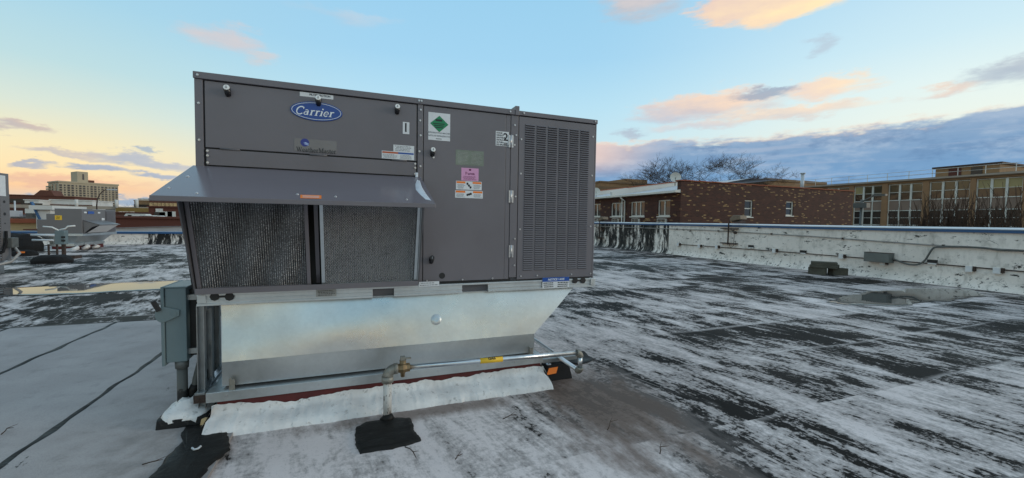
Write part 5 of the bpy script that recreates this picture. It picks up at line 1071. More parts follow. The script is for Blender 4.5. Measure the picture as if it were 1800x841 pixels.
MB().add([(xf + 0.45, qy0 + 0.12, hz_ - 0.19), (xf + 0.45, qy0 + 1.4, hz_ - 0.19), (xf + 0.08, qy0 + 1.4, qz0 + 0.03), (xf + 0.08, qy0 + 0.12, qz0 + 0.03)], [(0, 1, 2, 3)]).build('mist_screen', 'label_white', u2)
a2 = thing('curb_adapter', (-10.2, 21, 0.1), 'galvanized adapter tapering under the far left air conditioner', 'curb adapter')
T4 = [(qx0 + .05, qy0 + .02), (qx1 - .1, qy0 + .02), (qx1 - .1, qy1 - .05), (qx0 + .05, qy1 - .05)]; B4 = [(qx0 + .35, qy0 + .12), (qx1 - .32, qy0 + .12), (qx1 - .32, qy1 - .3), (qx0 + .35, qy1 - .3)]
for i in range(4): j = (i + 1) % 4; MB().poly([(*T4[i], qz0 - .092), (*T4[j], qz0 - .092), (*B4[j], 0.24), (*B4[i], 0.24)]).build('side_panel', 'galvanized', a2)
MB().box(B4[0][0] - .05, B4[1][0] + .05, B4[0][1] - .05, B4[2][1] + .05, 0.15, 0.245).build('flange_rail', 'galvanized', a2)
c2 = thing('roof_curb', (-10.2, 21, 0), 'red roof curb with white flashing under the far left air conditioner', 'roof curb')
MB().box(B4[0][0] - .02, B4[1][0] + .02, B4[0][1] - .02, B4[2][1] + .02, -0.01, 0.15).build('curb_wall', 'red_paint', c2)
mb = MB(); n = 40
for i in range(n + 1):
    xx = B4[0][0] - .1 + (B4[1][0] - B4[0][0] + .3) * i / n; tz = 0.09 * (0.5 + 0.6 * noise.noise(Vector((xx * 3, 0, 0))))
    mb.v += [Vector((xx, B4[0][1] - .03, max(tz, 0.02))), Vector((xx, B4[0][1] - .16, 0.03 + .02 * noise.noise(Vector((xx * 5, 2, 0))))), Vector((xx, B4[0][1] - .3, 0.005))]
for i in range(n):
    for k in range(2): mb.f.append([i * 3 + k, i * 3 + k + 1, i * 3 + k + 4, i * 3 + k + 3]); mb.mi.append(0); mb.sm.append(True)
mb.build('flashing', 'white_coating', c2)
mb = MB(); 
for k, (dx_, dy_, h_) in enumerate(((0, 0, .16), (.25, .5, .2), (.3, 1.1, .14))): mb.tube([(B4[1][0] + .02 + dx_ * .3, B4[0][1] - .15 + dy_, 0.01), (B4[1][0] + .16 + dx_ * .3, B4[0][1] - .1 + dy_, h_ * .6), (B4[1][0] + .05, B4[0][1] + .1 + dy_, h_)], [.09, .07, .03], 5)
mb.build('torn_flashing', 'white_coating', c2)
# grey switch box on its stand in front of it
y_s = 16.2; p0, p1 = atY(95.5, 406, y_s), atY(113, 430, y_s); d2 = thing('switch_box', (p0.x, y_s, 0), 'small grey switch box on a post before the far left air conditioner', 'switch box')
MB().box(p0.x, p1.x, y_s, y_s + 0.2, p1.z, p0.z).build('enclosure', 'disconnect_paint', d2, 0.008); MB().box(p0.x + .15, p0.x + .24, y_s - 0.012, y_s - 0.001, p0.z - .32, p0.z - .26).box(p0.x + .15, p0.x + .24, y_s - 0.012, y_s - 0.001, p0.z - .22, p0.z - .16).build('knockouts', 'black', d2)
MB().tube([(p0.x + .06, y_s + .1, p0.z), (p0.x - .1, y_s + .1, p0.z + .10), (p0.x - .3, y_s + .1, p0.z + .12)], 0.022, 8).tube([(p0.x + .06, y_s + .1, p0.z + .02), (p0.x + .2, y_s + .1, p0.z + .06), (p0.x + .26, y_s + .1, p0.z + .13), (p0.x + .42, y_s + .1, p0.z + .15)], 0.022, 8).build('white_conduit', 'white_plastic', d2); MB().box(p0.x + .12, p0.x + .19, y_s + .05, y_s + .12, 0.0, p1.z).box(p0.x - .06, p1.x + .25, y_s - .05, y_s + .3, 0.0, 0.09).build('stand', 'rust', d2)
q0, q1 = atY(64, 412, 17.5), atY(94, 430, 17.5); o = thing('junction_box', (q0.x, 17.5, 0), 'low grey junction box with pale pipes left of the small switch box', 'junction box')
MB().box(q0.x + .3, q1.x, 17.5, 17.9, q1.z, q0.z).build('enclosure', 'grey_box', o, 0.01); MB().tube([(q0.x - .1, 17.45, q0.z - .02), (q0.x + .5, 17.45, q0.z - .04)], .035, 8).tube([(q0.x - .05, 17.4, q0.z - .18), (q0.x + .45, 17.4, q0.z - .19)], .03, 8).build('pipes', 'white_metal', o); MB().box(q0.x + .4, q0.x + .44, 17.6, 17.64, 0, q1.z).box(q1.x - .2, q1.x - .16, 17.6, 17.64, 0, q1.z).build('legs', 'rust', o)
mb = MB(); c = atZ(82, 462); 
def bundle(c, L, W, H, seed, mat='rubber'):
    mb = MB(); nn = 18; rings = [(0.0, 1.0), (0.35, 1.03), (0.75, 0.86), (0.95, 0.62), (1.0, 0.2)]
    for zf, sf in rings:
        for i in range(nn):
            a = i * 2 * math.pi / nn; e_ = (abs(math.cos(a)) ** 3 + abs(math.sin(a)) ** 3) ** (-1 / 3); p = Vector((c.x + L / 2 * math.cos(a) * e_ * sf, c.y + W / 2 * math.sin(a) * e_ * sf, H * zf)); q = noise.noise_vector(p * 5 + Vector((seed, 0, 0))) * 0.10 * H
            mb.v.append(p + Vector((q.x, q.y, q.z if zf > 0 else 0)))
    for k in range(len(rings) - 1):
        for i in range(nn): mb.f.append([k * nn + i, k * nn + (i + 1) % nn, (k + 1) * nn + (i + 1) % nn, (k + 1) * nn + i]); mb.mi.append(0); mb.sm.append(k < 1)
    mb.f.append([(len(rings) - 1) * nn + i for i in range(nn)]); mb.mi.append(0); mb.sm.append(False); return mb
tag(bundle(Vector((-7.75, 15.0, 0)), 0.8, 0.5, 0.22, 1).build('wrapped_sleeper', 'rubber'), 'black wrapped pipe sleeper lying in front of the small switch box', 'sleeper')
c = atZ(48, 440); tag(bundle(Vector((c.x + .1, c.y - 0.6, 0)), 1.25, 0.8, 0.62, 2).build('tarp_heap', 'rubber'), 'heap under a black tarp left of the far air conditioner', 'tarp')
c = atZ(40, 450); o = tag(bundle(Vector((c.x + .05, c.y, 0)), 0.6, 0.35, 0.18, 3).build('pipe_support_block', 'rubber'), 'small black support block with orange reflector near the tarp heap', 'support block'); MB().box(c.x - .02, c.x + .16, c.y - .20, c.y - .19, .10, .15).build('reflector', 'print_orange', o)
# cabinet cut by the left edge of the picture
yb_ = 12.6; xr_ = atY(16.5, 350, yb_).x; zc1 = atX(14, 306, xr_).z; cb = thing('condenser_cabinet', (xr_ - .6, yb_ - .7, 0), 'tall grey condenser cabinet cut off by the left edge', 'cabinet')
MB().box(xr_ - .10, xr_, yb_ - .26, yb_, 0.30, zc1).build('corner_post', 'casing_far', cb, 0.004); MB().box(xr_ - 1.3, xr_ - .02, yb_ - 1.6, yb_ - .262, 0.30, zc1 - .03).build('cabinet', 'casing_far', cb)
MB().box(xr_ - 1.3, xr_ - .102, yb_ - .26, yb_, 0.30, zc1 - .03).build('rear_panel', 'casing_far', cb)
for py, r in ((355, .030), (376.5, .034), (393, .016)): zz = atX(8, py, xr_).z; MB().tube([(xr_ + .004, yb_ - .15, zz), (xr_ - .01, yb_ - .15, zz)], r, 12).build('post_hole', 'black', cb)
z0_, z1_ = atX(6, 345, xr_).z, atX(6, 309, xr_).z; MB().box(xr_ + .001, xr_ + .005, yb_ - .48, yb_ - .10, z0_, z1_).build('paper_label', 'label_white', cb)
mb = MB()
for k in range(26): zz = 0.36 + k * .055; mb.box(xr_ - .018, xr_ - .004, yb_ - 1.5, yb_ - .27, zz, zz + .018)
tag(mb.build('coil_fins', 'galvanized', cb, fix=False), kind='stuff')
for dx_ in (-1.2, -.12): MB().box(xr_ + dx_ - .05, xr_ + dx_ + .05, yb_ - 1.4, yb_ - .1, 0, .30).build('leg', 'strut_steel', cb)
MB().box(xr_ + .002, xr_ + .14, yb_ - .22, yb_ - .02, .58, .80).build('conduit_box', 'conduit_grey', cb, .01)
MB().tube([(xr_ + .04, yb_ - .2, .95), (xr_ + .05, yb_ - .22, .7), (xr_ + .04, yb_ - .3, .5), (xr_ - .1, yb_ - .5, .36), (xr_ - .1, yb_ - 1.1, .4)], .026, 8).build('flex_conduit', 'rubber', cb)
MB().tube([(xr_ + .10, yb_ - .1, .60), (xr_ + .20, yb_ - .12, .45), (xr_ + .16, yb_ - .3, .28), (xr_ + .02, yb_ - .5, .22), (xr_ - .1, yb_ - 1.0, .26)], .028, 8).build('flex_conduit', 'conduit_light', cb)

# ------------------------------------------------------------------ BARE TREES
def bare_tree(base, H, spread, seed, label, group, mat='bark', r0=0.16, trunk=0.34, depth=5, upright=0.5, forks=3, name='bare_tree', first=0.95, rmin=0.012):
    rnd = random.Random(seed); tr = MB(); cr = MB(); base = Vector(base)
    def grow(p, d, L, r, lev):
        n = 3; pts = [p]; rs = [r]; q = p.copy(); dd = d.copy()
        for i in range(n):
            dd = (dd + Vector((rnd.uniform(-1, 1), rnd.uniform(-1, 1), rnd.uniform(-.4, .7))) * (0.20 if lev else 0.06) + Vector((0, 0, upright * 0.10))).normalized(); q = q + dd * L / n; pts.append(q.copy()); rs.append(r * (1 - 0.45 * (i + 1) / n))
        (tr if lev == 0 else cr).tube(pts, rs, 6 if lev < 2 else 3, caps=False)
        if lev >= depth: return
        k = forks if lev < 3 else forks + 1
        for j in range(k):
            s = 0.45 + 0.55 * (j + 1) / k if lev else 0.6 + 0.4 * (j + 1) / k
            i = min(int(s * n), n - 1); pp = pts[i].lerp(pts[i + 1], s * n - i) if s < 1 else pts[-1]
            a = rnd.uniform(0, 2 * math.pi); side = Vector((math.cos(a), math.sin(a), 0)); nd = (dd * rnd.uniform(0.5, 1.0) + side * spread * rnd.uniform(0.6, 1.2) + Vector((0, 0, upright * 0.35))).normalized()
            grow(pp, nd, L * rnd.uniform(0.58, 0.80) * (1.0 if lev else first), max(rs[-1] * rnd.uniform(0.6, 0.85), rmin), lev + 1)
    grow(base, Vector((rnd.uniform(-.05, .05), rnd.uniform(-.05, .05), 1)), H * trunk, r0, 0)
    zs_ = H / (max(p.z for p in cr.v) - base.z)
    for g_ in (tr, cr): g_.v = [base + (p - base) * zs_ for p in g_.v]
    o = thing(name, base, label, 'tree' if name == 'bare_tree' else 'bush', group); tr.build('trunk', mat, o, fix=False); cr.build('crown', mat, o, fix=False); return o

# ------------------------------------------------------------------ BRICK HOUSE beyond the parapet
ho = thing('brick_house', (18, 19.1, -8.2), 'brown brick house flecked with yellow bricks behind the right parapet', 'house')
HY = 19.1; zt0, zt1 = 3.86, 3.93; xe_ = 34.0
win1 = [(23.20, 23.92, 1.83, 2.90), (27.0, 27.72, 1.98, 2.94)]
def wall_with_holes(name, fixed, axis, a0, a1, z0, z1, holes, mat, parent, th=0.3):
    """masonry wall in strips so that every opening is a real opening"""
    mb = MB(); cuts = sorted({a0, a1} | {h[0] for h in holes} | {h[1] for h in holes})
    for i in range(len(cuts) - 1):
        c0_, c1_ = cuts[i], cuts[i + 1]; hs = sorted([h for h in holes if h[0] <= c0_ + 1e-6 and h[1] >= c1_ - 1e-6], key=lambda h: h[2]); zz = z0
        for h in hs + [None]:
            ze = h[2] if h else z1
            if ze - zz > 1e-4:
                if axis == 'y': mb.box(c0_, c1_, fixed, fixed + th, zz, ze)
                else: mb.box(fixed, fixed + th, c0_, c1_, zz, ze)
            if h: zz = h[3]
    return mb.build(name, mat, parent)
wall_with_holes('wall', HY, 'y', 18.0, xe_, -8.2, 3.86, win1, 'house_brick', ho)
MB().box(xe_ - .3, xe_, HY + .302, 45, -8.2, 3.86).build('wall', 'house_brick', ho)
n = 46; cpm = MB().box(0, 16.2 / n - 0.01, -0.06, 0.36, 0, 0.055).mesh('coping_tile', 'terracotta')
for k in range(n): inst(cpm, 'coping_tile', ho, (17.9 + 16.2 * k / n, HY, 3.861 + 0.006 * ((k * 5) % 3)))
def dhung(x0, x1, z0, z1, y, parent, recess=0.10):
    f = MB(); t = 0.07
    f.box(x0, x0 + t, y + recess - .04, y + recess + .05, z0, z1); f.box(x1 - t, x1, y + recess - .04, y + recess + .05, z0, z1); f.box(x0 + t, x1 - t, y + recess - .04, y + recess + .05, z0, z0 + t); f.box(x0 + t, x1 - t, y + recess - .04, y + recess + .05, z1 - t, z1); zm = (z0 + z1) / 2; f.box(x0 + t, x1 - t, y + recess - .02, y + recess + .05, zm - .03, zm + .03)
    f = f.build('window', 'white_trim', parent)
    for a, b in ((z0 + t, zm - .03), (zm + .03, z1 - t)): MB().box(x0 + t, x1 - t, y + recess + .02, y + recess + .03, a, b).build('pane', 'pane_glass', f)
    MB().box(x0 - .05, x1 + .05, y - .04, y + .1, z0 - .06, z0 - .002).build('sill', 'white_trim', f)
for h in win1: dhung(*h, HY, ho)
# street wing, faces west, sloping white roof behind a gutter
HX = 18.0; ez = 3.15; wy = [(1158.5, 1178, 351, 378), (1108.5, 1133, 353, 378), (1074, 1096, 354, 378), (1046, 1055.5, 356, 378)]
hol = []; 
for a, b, c, d in wy:
    y_hi = atX(a, (c + d) / 2, HX).y; y_lo = atX(b, (c + d) / 2, HX).y; hol.append((y_lo, y_hi, 1.78, 2.80))
hol.append((hol[3][1] + 1.0, hol[3][1] + 2.6, 1.78, 2.80))
hol = [(a, max(b, a + 1.1), c, d) for a, b, c, d in hol]
wall_with_holes('wall', HX, 'x', HY + .302, 45, -8.2, ez, hol, 'house_brick', ho)
for k, (a, b, c, d) in enumerate(hol):
    f = MB(); t = .07; xx = HX + .08; nmul = 3 if b - a > 1.3 else 2
    f.box(xx, xx + .08, a, b, c, c + t); f.box(xx, xx + .08, a, b, d - t, d)
    for m_ in range(nmul + 1): yy = a + (b - a - t) * m_ / nmul; f.box(xx, xx + .08, yy, yy + t, c + t, d - t)
    f = f.build('window', 'white_trim', ho)
    for m_ in range(nmul): yy = a + (b - a - t) * m_ / nmul; MB().box(xx + .04, xx + .05, yy + t, yy + (b - a - t) / nmul, c + t, d - t).build('pane', 'pane_glass', f)
    MB().box(HX - .05, HX + .1, a - .05, b + .05, c - .07, c - .002).build('sill', 'white_trim', f)
    g = MB(); ym = (a + b) / 2 + .05; g.box(HX - .14, HX - .002, ym - .38, ym + .38, 1.30, 1.62); g = g.build('wall_sleeve', 'white_trim', ho, .01)
    for m_ in range(2):
        for q in range(2): MB().box(HX - .15, HX - .141, ym - .34 + .35 * m_, ym - .02 + .35 * m_, 1.335 + .14 * q, 1.45 + .14 * q).build('grille', 'dark_window', g)
MB().prism([(HX - .38, HY + .02, ez + .02), (HX - .38, HY + .02, ez + .14), (HX - .02, HY + .02, ez + .20), (HX + .1, HY + .02, ez + .02)], (0, 26, 0)).build('gutter', 'white_trim', ho)
yd = atX(1099.5, 370, HX).y; MB().tube([(HX - .30, yd + .25, ez + .03), (HX - .28, yd + .1, ez - .12), (HX - .08, yd, ez - .28), (HX - .08, yd, -8)], .055, 8).tube([(HX - .1, yd + .28, ez + .02), (HX - .08, yd + .28, -8)], .045, 8).build('downspout', 'white_trim', ho)
mb = MB(); nn = 30
for j in range(nn + 1):
    yy = HY + .302 + 25.5 * j / nn
    for i, (xx, zz) in enumerate(((HX - .3, ez + .15), (HX + 2.5, 3.74), (HX + 6, 4.35), (HX + 9, 4.4))): mb.v.append(Vector((xx, yy, zz + .03 * noise.noise(Vector((xx, yy, 1))))))
for j in range(nn):
    for i in range(3): mb.f.append([j * 4 + i, j * 4 + i + 1, j * 4 + i + 5, j * 4 + i + 4]); mb.mi.append(0); mb.sm.append(True)
mb.build('roof', 'silver_roof', ho); MB().box(HX + 8.5, xe_ - .31, HY + .31, 45, 3.2, 3.5).build('flat_roof', 'silver_roof', ho)
for yy in (atX(1110, 330, HX + 1.5).y, atX(1046, 326, HX + 1.5).y + 1.5): MB().prism([(HX - .2, yy, ez + .16), (HX + 6, yy, 4.3), (HX + 6, yy, 4.62), (HX + 1.2, yy, 3.95), (HX - .2, yy, ez + .45)], (0, .25, 0)).build('fire_wall', 'far_white', ho); MB().bar((HX + 1.2, yy + .12, 3.985), (HX + 6, yy + .12, 4.655), .36, .06).build('fire_wall_coping', 'terracotta', ho)
def dish(p, r, label):
    o = thing('satellite_dish', p, label, 'dish', 'satellite dishes on the brick house'); mb = MB(); nn = 18; ax = Vector((-.55, -.8, .25)).normalized(); u = ax.orthogonal().normalized(); v = ax.cross(u); p = Vector(p)
    for k in range(4):
        rr = r * k / 3
        for i in range(nn): a = i * 2 * math.pi / nn; mb.v.append(p + Vector((0, 0, r + .15)) + (u * math.cos(a) + v * math.sin(a)) * max(rr, .01) + ax * (rr * rr / r * .35))
    for k in range(3):
        for i in range(nn): mb.f.append([k * nn + i, k * nn + (i + 1) % nn, (k + 1) * nn + (i + 1) % nn, (k + 1) * nn + i]); mb.mi.append(0); mb.sm.append(True)
    mb.build('reflector', 'white_trim', o); MB().tube([p, p + Vector((0, 0, r + .15))], .025, 6).tube([p + Vector((0, 0, .2)), p + Vector((0, 0, r + .1)) + ax * r * 1.1], .012, 5).build('mast', 'conduit_grey', o)
dish((18.0, HY + .5, 3.62), .31, 'pale satellite dish at the corner of the brick house roof'); dish((HX + .3, atX(1048, 336, HX + .3).y, 3.3), .33, 'pale satellite dish on the brick house roof beside the big unit')
vp = thing('vent_pipe', (0, 0, 0), 'grey metal flue pipe with cap behind the brick house wall', 'flue'); v0, v1 = atY(1410, 330, 26), atY(1410, 306, 26); vp.location = (v0.x, 26, v0.z - .6)
MB().tube([(v0.x, 26, v0.z - .6), (v0.x, 26, v1.z)], .14, 12).build('pipe', 'white_metal', vp); MB().tube([(v0.x, 26, v1.z), (v0.x, 26, v1.z + .10)], .22, 12).build('cap', 'white_metal', vp)

# ------------------------------------------------------------------ BUILDINGS TO THE NORTH EAST
def slab(name, label, x0, x1, y0, y1, zt, mat, cap='tan_dark', capz=0.35):
    o = thing(name, ((x0 + x1) / 2, (y0 + y1) / 2, -8.2), label, 'building'); MB().box(x0, x1, y0, y1, -8.2, zt).build('wall', mat, o); MB().box(x0 - .15, x1 + .15, y0 - .15, y1 + .15, zt + .001, zt + capz).build('cornice', cap, o); return o
p0, p1 = atY(1350, 315, 52), atY(1452, 312, 52); slab('tan_building', 'tan brick block rising behind the flue pipe', p0.x, p1.x, 52, 60, p0.z - .3, 'tan_brick', 'tan_dark', .45)
p0, p1 = atY(1105, 324, 62), atY(1190, 324, 62); o = slab('tan_building', 'tan stepped building behind the white sloping roof', p0.x - 6, p1.x + 8, 62, 75, p0.z, 'tan_brick', 'tan_dark', .3); q = atY(1112, 317, 64); MB().box(q.x - 1.5, q.x + 3.4, 64, 72, p0.z + .31, q.z + .2).build('roof_house', 'tan_brick', o); q = atY(1062, 328, 60); MB().box(q.x - 6, q.x + 4, 60, 61.9, -8, q.z).build('annex', 'tan_dark', o)
# school
sc0 = thing('school_building', (75, 34, -8.2), 'two storey tan brick school with white framed window bays at the right', 'school')
SX = 75.0; SZ = 8.28
pxb = [(1436, 1492), (1500.5, 1550), (1560.5, 1621), (1632.5, 1704), (1714.5, 1797)]
bays = [(atX(b, 340, SX).y, atX(a, 340, SX).y) for a, b in pxb]; d_ = bays[3][0] - bays[4][0]; bays += [(bays[4][0] - d_ * (k + 1), bays[4][1] - d_ * (k + 1)) for k in range(2)]
U0, U1, L0, L1 = 5.20, 7.70, 1.55, 3.85
holes = [(a, b, -4.0, U1) for a, b in bays]
wall_with_holes('wall', SX, 'x', 8, 62, -8.2, SZ - .25, holes, 'school_brick', sc0, .5)
MB().box(SX + .5, SX + 16, 8, 62, -8.2, SZ - .3).build('core', 'dark_window', sc0)
MB().box(SX - .25, SX + 16.2, 7.8, 62.2, SZ - .249, SZ).build('roof_edge', 'roof_edge', sc0); MB().box(SX - .12, SX + .1, 8, 62, SZ - .40, SZ - .25).build('fascia_shadow', 'tan_dark', sc0)
for bi, (a, b) in enumerate(bays):
    xx = SX + .22; fw_ = .11; cw_ = (b - a) / 3
    f = MB(); 
    for k in range(4): yy = a + (b - a - fw_) * k / 3; f.box(xx, xx + .14, yy, yy + fw_ * (1.0), -4, U1)
    for k in (1, 2): yy = a + (b - a - fw_) * k / 3; f.box(xx - .03, xx + .12, yy - .06, yy + fw_ + .06, U0, U1 - .1); f.box(xx - .03, xx + .12, yy - .03, yy + fw_ + .03, L0, L1)
    for z_ in (U0, U1 - .16, (U0 + U1) / 2 - .05, L1 - .16, L0, (L0 + L1) / 2 - .05, -.6, -3.9): f.box(xx + .01, xx + .12, a, b, z_, z_ + (.11 if z_ in (U0, U1 - .16, L1 - .16, L0) else .06))
    f = f.build('window', 'white_trim', sc0)
    for k in range(3):
        y0 = a + cw_ * k + fw_ * .6; y1 = a + cw_ * (k + 1) - fw_ * .2; zm = (U0 + U1) / 2; lm_ = (L0 + L1) / 2; rnd = random.Random(bi * 7 + k)
        MB().box(xx + .10, xx + .105, y0, y1, zm, U1 - .1).build('pane', 'shade_cloth' if (bi, k) in ((4, 0), (4, 1), (4, 2), (1, 2)) else 'pane_warm', f); MB().box(xx + .10, xx + .105, y0, y1, U0 + .1, zm - .05).build('pane', 'pane_glass', f)
        MB().box(xx + .10, xx + .105, y0, y1, lm_, L1 - .1).build('pane', 'dark_window', f); MB().box(xx + .10, xx + .105, y0, y1, L0 + .1, lm_ - .05).build('pane', 'dark_window', f)
        MB().box(xx + .09, xx + .13, y0, y1, L1, U0).build('spandrel', 'spandrel', f); MB().box(xx + .09, xx + .13, y0, y1, -3.8, L0).build('spandrel', 'spandrel', f)
# roof house and rail on the school
p0, p1 = atX(1757, 300, SX + 4), atX(1645, 295, SX + 4); zt = atX(1720, 291, SX + 4).z
o = thing('roof_bulkhead', (SX + 6, (p0.y + p1.y) / 2, SZ), 'tan brick stair bulkhead with flat dark roof on top of the school', 'bulkhead')
MB().box(SX + 4, SX + 12, p0.y, p1.y, SZ + .005, zt).build('wall', 'tan_brick', o); MB().box(SX + 3.7, SX + 12.3, p0.y - .3, p1.y + .3, zt + .002, zt + .22).build('roof', 'rust', o); ya = atX(1690, 300, SX + 4).y; yb = atX(1668, 300, SX + 4).y
MB().box(SX + 3.93, SX + 3.99, ya, yb, SZ + .01, zt - .15).build('door', 'far_brown', o); ya = atX(1718, 300, SX + 4).y; MB().box(SX + 3.93, SX + 3.99, ya - .5, ya + .6, SZ + .01, zt - .2).build('door', 'dark_window', o)
rl = thing('roof_railing', (SX + .6, 35, SZ), 'thin pale pipe railing along the school roof edge', 'railing'); pst = MB().box(-.03, .03, -.03, .03, 0, 1.15).mesh('post', 'far_white')
for k in range(20): inst(pst, 'post', rl, (SX + .6, 12 + 2.6 * k, SZ + .003))
for z_ in (.6, 1.12): MB().box(SX + .58, SX + .62, 10, 62, SZ + z_, SZ + z_ + .05).build('rail', 'far_white', rl)
# overhead wires and a street lamp pole
for k, (pa, pb) in enumerate((((1800, 287), (1440, 318)), ((1800, 296), (1440, 322)))):
    mb = MB(); A, B = atX(*pa, 66), atX(*pb, 66); A, B = A + (A - B) * .5, B + (B - A) * .6; mb.tube([A.lerp(B, i / 14) - Vector((0, 0, .35 * math.sin(math.pi * i / 14))) for i in range(15)], .014, 4, caps=False); tag(mb.build('overhead_wire', 'conduit_grey'), ('upper' if k == 0 else 'lower') + ' overhead wire crossing the sky above the school', 'wire', 'overhead wires by the school')
p = atX(1512.5, 396, 40); o = thing('street_lamp', (40, p.y, -8.2), 'slim street lamp pole between the brick house and the school', 'street lamp'); MB().tube([(40, p.y, -8.2), (40, p.y, 3.6)], [.14, .09], 8).build('pole', 'conduit_grey', o); MB().tube([(40, p.y, 3.4), (40, p.y - .9, 3.9)], .05, 6).box(39.85, 40.15, p.y - 1.7, p.y - .8, 3.82, 3.98).build('arm', 'conduit_grey', o); MB().box(39.75, 40.25, p.y - .5, p.y + .5, 2.9, 3.3).build('signal_box', 'conduit_grey', o)
# bushes: upright bare sprays before the school
for k, (px, H, lab) in enumerate(((1622, 338, 'leftmost bare upright bush in front of the school'), (1655, 333, 'large bare bush before the middle school windows'), (1693, 332, 'bare bush between the middle and right school bays'), (1737, 334, 'bare bush before the right school bay'), (1788, 330, 'bare bush at the right edge before the school'))):
    p = atX(px, 420, 60 + (k % 2) * 2); H = atX(px, H, p.x).z + 8.2; rnd = random.Random(k + 40); mb = MB(); tr = MB()
    for s in range(95):
        a = rnd.uniform(0, 6.28); sp = rnd.uniform(.1, 1.0); d = Vector((math.cos(a) * sp * .42, math.sin(a) * sp * .42, 1)).normalized(); L = H * rnd.uniform(.6, 1.0) * (1.05 - .22 * sp); q = Vector((p.x + math.cos(a) * .6 * sp, p.y + math.sin(a) * .6 * sp, -8.2)); pts = [q]
        for i in range(5): d = (d + Vector((rnd.uniform(-.1, .1), rnd.uniform(-.1, .1), .06))).normalized(); pts.append(pts[-1] + d * L / 5)
        (tr if s < 6 else mb).tube(pts, [.10, .085, .07, .055, .04, .02], 3, caps=False)
        for t in range(7): i = rnd.randint(2, 4); b0 = pts[i].lerp(pts[i + 1], rnd.random()); d2 = (d + Vector((rnd.uniform(-.5, .5), rnd.uniform(-.5, .5), .1))).normalized(); mb.tube([b0, b0 + d2 * rnd.uniform(.6, 1.8)], [.034, .014], 3, caps=False)
    o = thing('bare_bush', (p.x, p.y, -8.2), lab, 'bush', 'bare bushes before the school'); tr.build('trunk', 'twig_brown', o, fix=False); mb.build('crown', 'twig_brown', o, fix=False)
# street trees behind the brick house
for k, (px, top, sp, lab) in enumerate(((1176, 290, .85, 'low spreading bare tree at the left of the group behind the brick house'), (1224, 257, .7, 'tallest bare tree behind the brick house roof corner'), (1264, 263, .75, 'narrow bare tree in the middle behind the brick house'), (1312, 264, .9, 'wide bare tree at the right of the group behind the brick house'))):
    Y = 48 + 3 * k; p = atY(px, 330, Y); H = atY(px, top, Y).z + 8.2
    bare_tree((p.x, Y, -8.2), H, sp + .15, 21 + k, lab, 'bare trees behind the brick house', 'bark', .42, .80, 6, .12, 3, first=.62, rmin=.022)

# ------------------------------------------------------------------ CITY TO THE NORTH WEST
TY = 330.0
TA = rad(40); tdir = Vector((math.cos(TA), math.sin(TA), 0))
tl = atY(103, 325, 330.0); r_ = ray(207.5, 325); k_ = (tl.x * r_.y - tl.y * r_.x) / (tdir.y * r_.x - tdir.x * r_.y); wid = k_
zt = atY(103, 320.5, 330.0).z; TY = 330.0; DPT = 19.0
tw_ = thing('apartment_tower', (tl.x, TY, -8.2), 'pale concrete apartment slab tower on the left horizon', 'tower')
X0_ = tl.x; X1_ = tl.x + wid                      # built square, then turned about its near corner
MB().box(X0_, X1_, TY, TY + DPT, -8.2, zt).build('wall', 'tower_wall', tw_)
MB().box(X0_ - .4, X1_ + .4, TY - .4, TY + DPT + .4, zt + .02, zt + .9).build('cornice', 'tower_wall', tw_)
fx_ = lambda px: X0_ + wid * (px - 103) / 104.5
ph = MB().box(fx_(137), fx_(156), TY + 3, TY + 14, zt + .9, zt + 7.6).build('penthouse', 'tower_wall', tw_); MB().box(fx_(146), fx_(149), TY + 2.9, TY + 2.99, zt + 2.5, zt + 6.2).build('vent_opening', 'dark_window', ph); MB().box(fx_(156) + .1, fx_(168), TY + 4, TY + 12, zt + .9, zt + 2.6).build('roof_plant', 'far_brick', tw_)
wn_, rw = 16, 12; cwid = wid / wn_
wm = MB().box(-cwid * .30, cwid * .30, -.25, .0, -.5, .5).mesh('window', 'dark_window'); wm2 = MB().box(-cwid * .17, cwid * .17, -.25, .0, -.45, .45).mesh('window', 'dark_window')
rh = (zt - 3.0) / rw
for r in range(rw):
    for c in range(wn_):
        x = X0_ + wid * (c + .5) / wn_; z = zt - 1.7 - rh * r
        inst(wm if c % 3 != 1 else wm2, 'window', tw_, (x, TY - .02, z))
bm_ = MB().box(-1.2, 0, -2.0, 2.0, -.5, .5).mesh('balcony', 'tower_wall'); wsd = MB().box(-.2, 0, -.7, .7, -.6, .6).mesh('window', 'dark_window')
for r in range(rw):
    inst(bm_, 'balcony', tw_, (X0_ - .02, TY + 16.5, zt - 2.4 - rh * r)); inst(wsd, 'window', tw_, (X0_ - .02, TY + 5, zt - 1.7 - rh * r)); inst(wsd, 'window', tw_, (X0_ - .02, TY + 11, zt - 1.7 - rh * r))
tw_.rotation_euler = (0, 0, TA)
def far_block(name, label, px0, px1, pyt, Y, depth, mat, cat='building', cap=None, wins=None, zb=-8.2):
    a, b = atY(px0, pyt, Y), atY(px1, pyt, Y); o = thing(name, ((a.x + b.x) / 2, Y, zb), label, cat); z = (a.z + b.z) / 2
    MB().box(a.x, b.x, Y, Y + depth, zb, z).build('wall', mat, o)
    MB().box(a.x - .2, b.x + .2, Y - .2, Y + depth + .2, z + .005, z + max(.25, Y * .0016)).build('roof_edge', cap or mat, o)
    if wins:
        nn, w_, h_, drop, wmat = wins; me = MB().box(-w_ / 2, w_ / 2, -.12, 0, -h_ / 2, h_ / 2).mesh('window', wmat)
        for k in range(nn): inst(me, 'window', o, (a.x + (b.x - a.x) * (k + .5) / nn, Y - .01, z - drop))
    return o, a.x, b.x, z
far_block('brick_apartments', 'long brown brick apartment block left of the tower', -20, 92, 344, 230, 20, 'far_brick', cap='far_brown', wins=(16, 1.2, 1.6, 2.2, 'dark_window'))
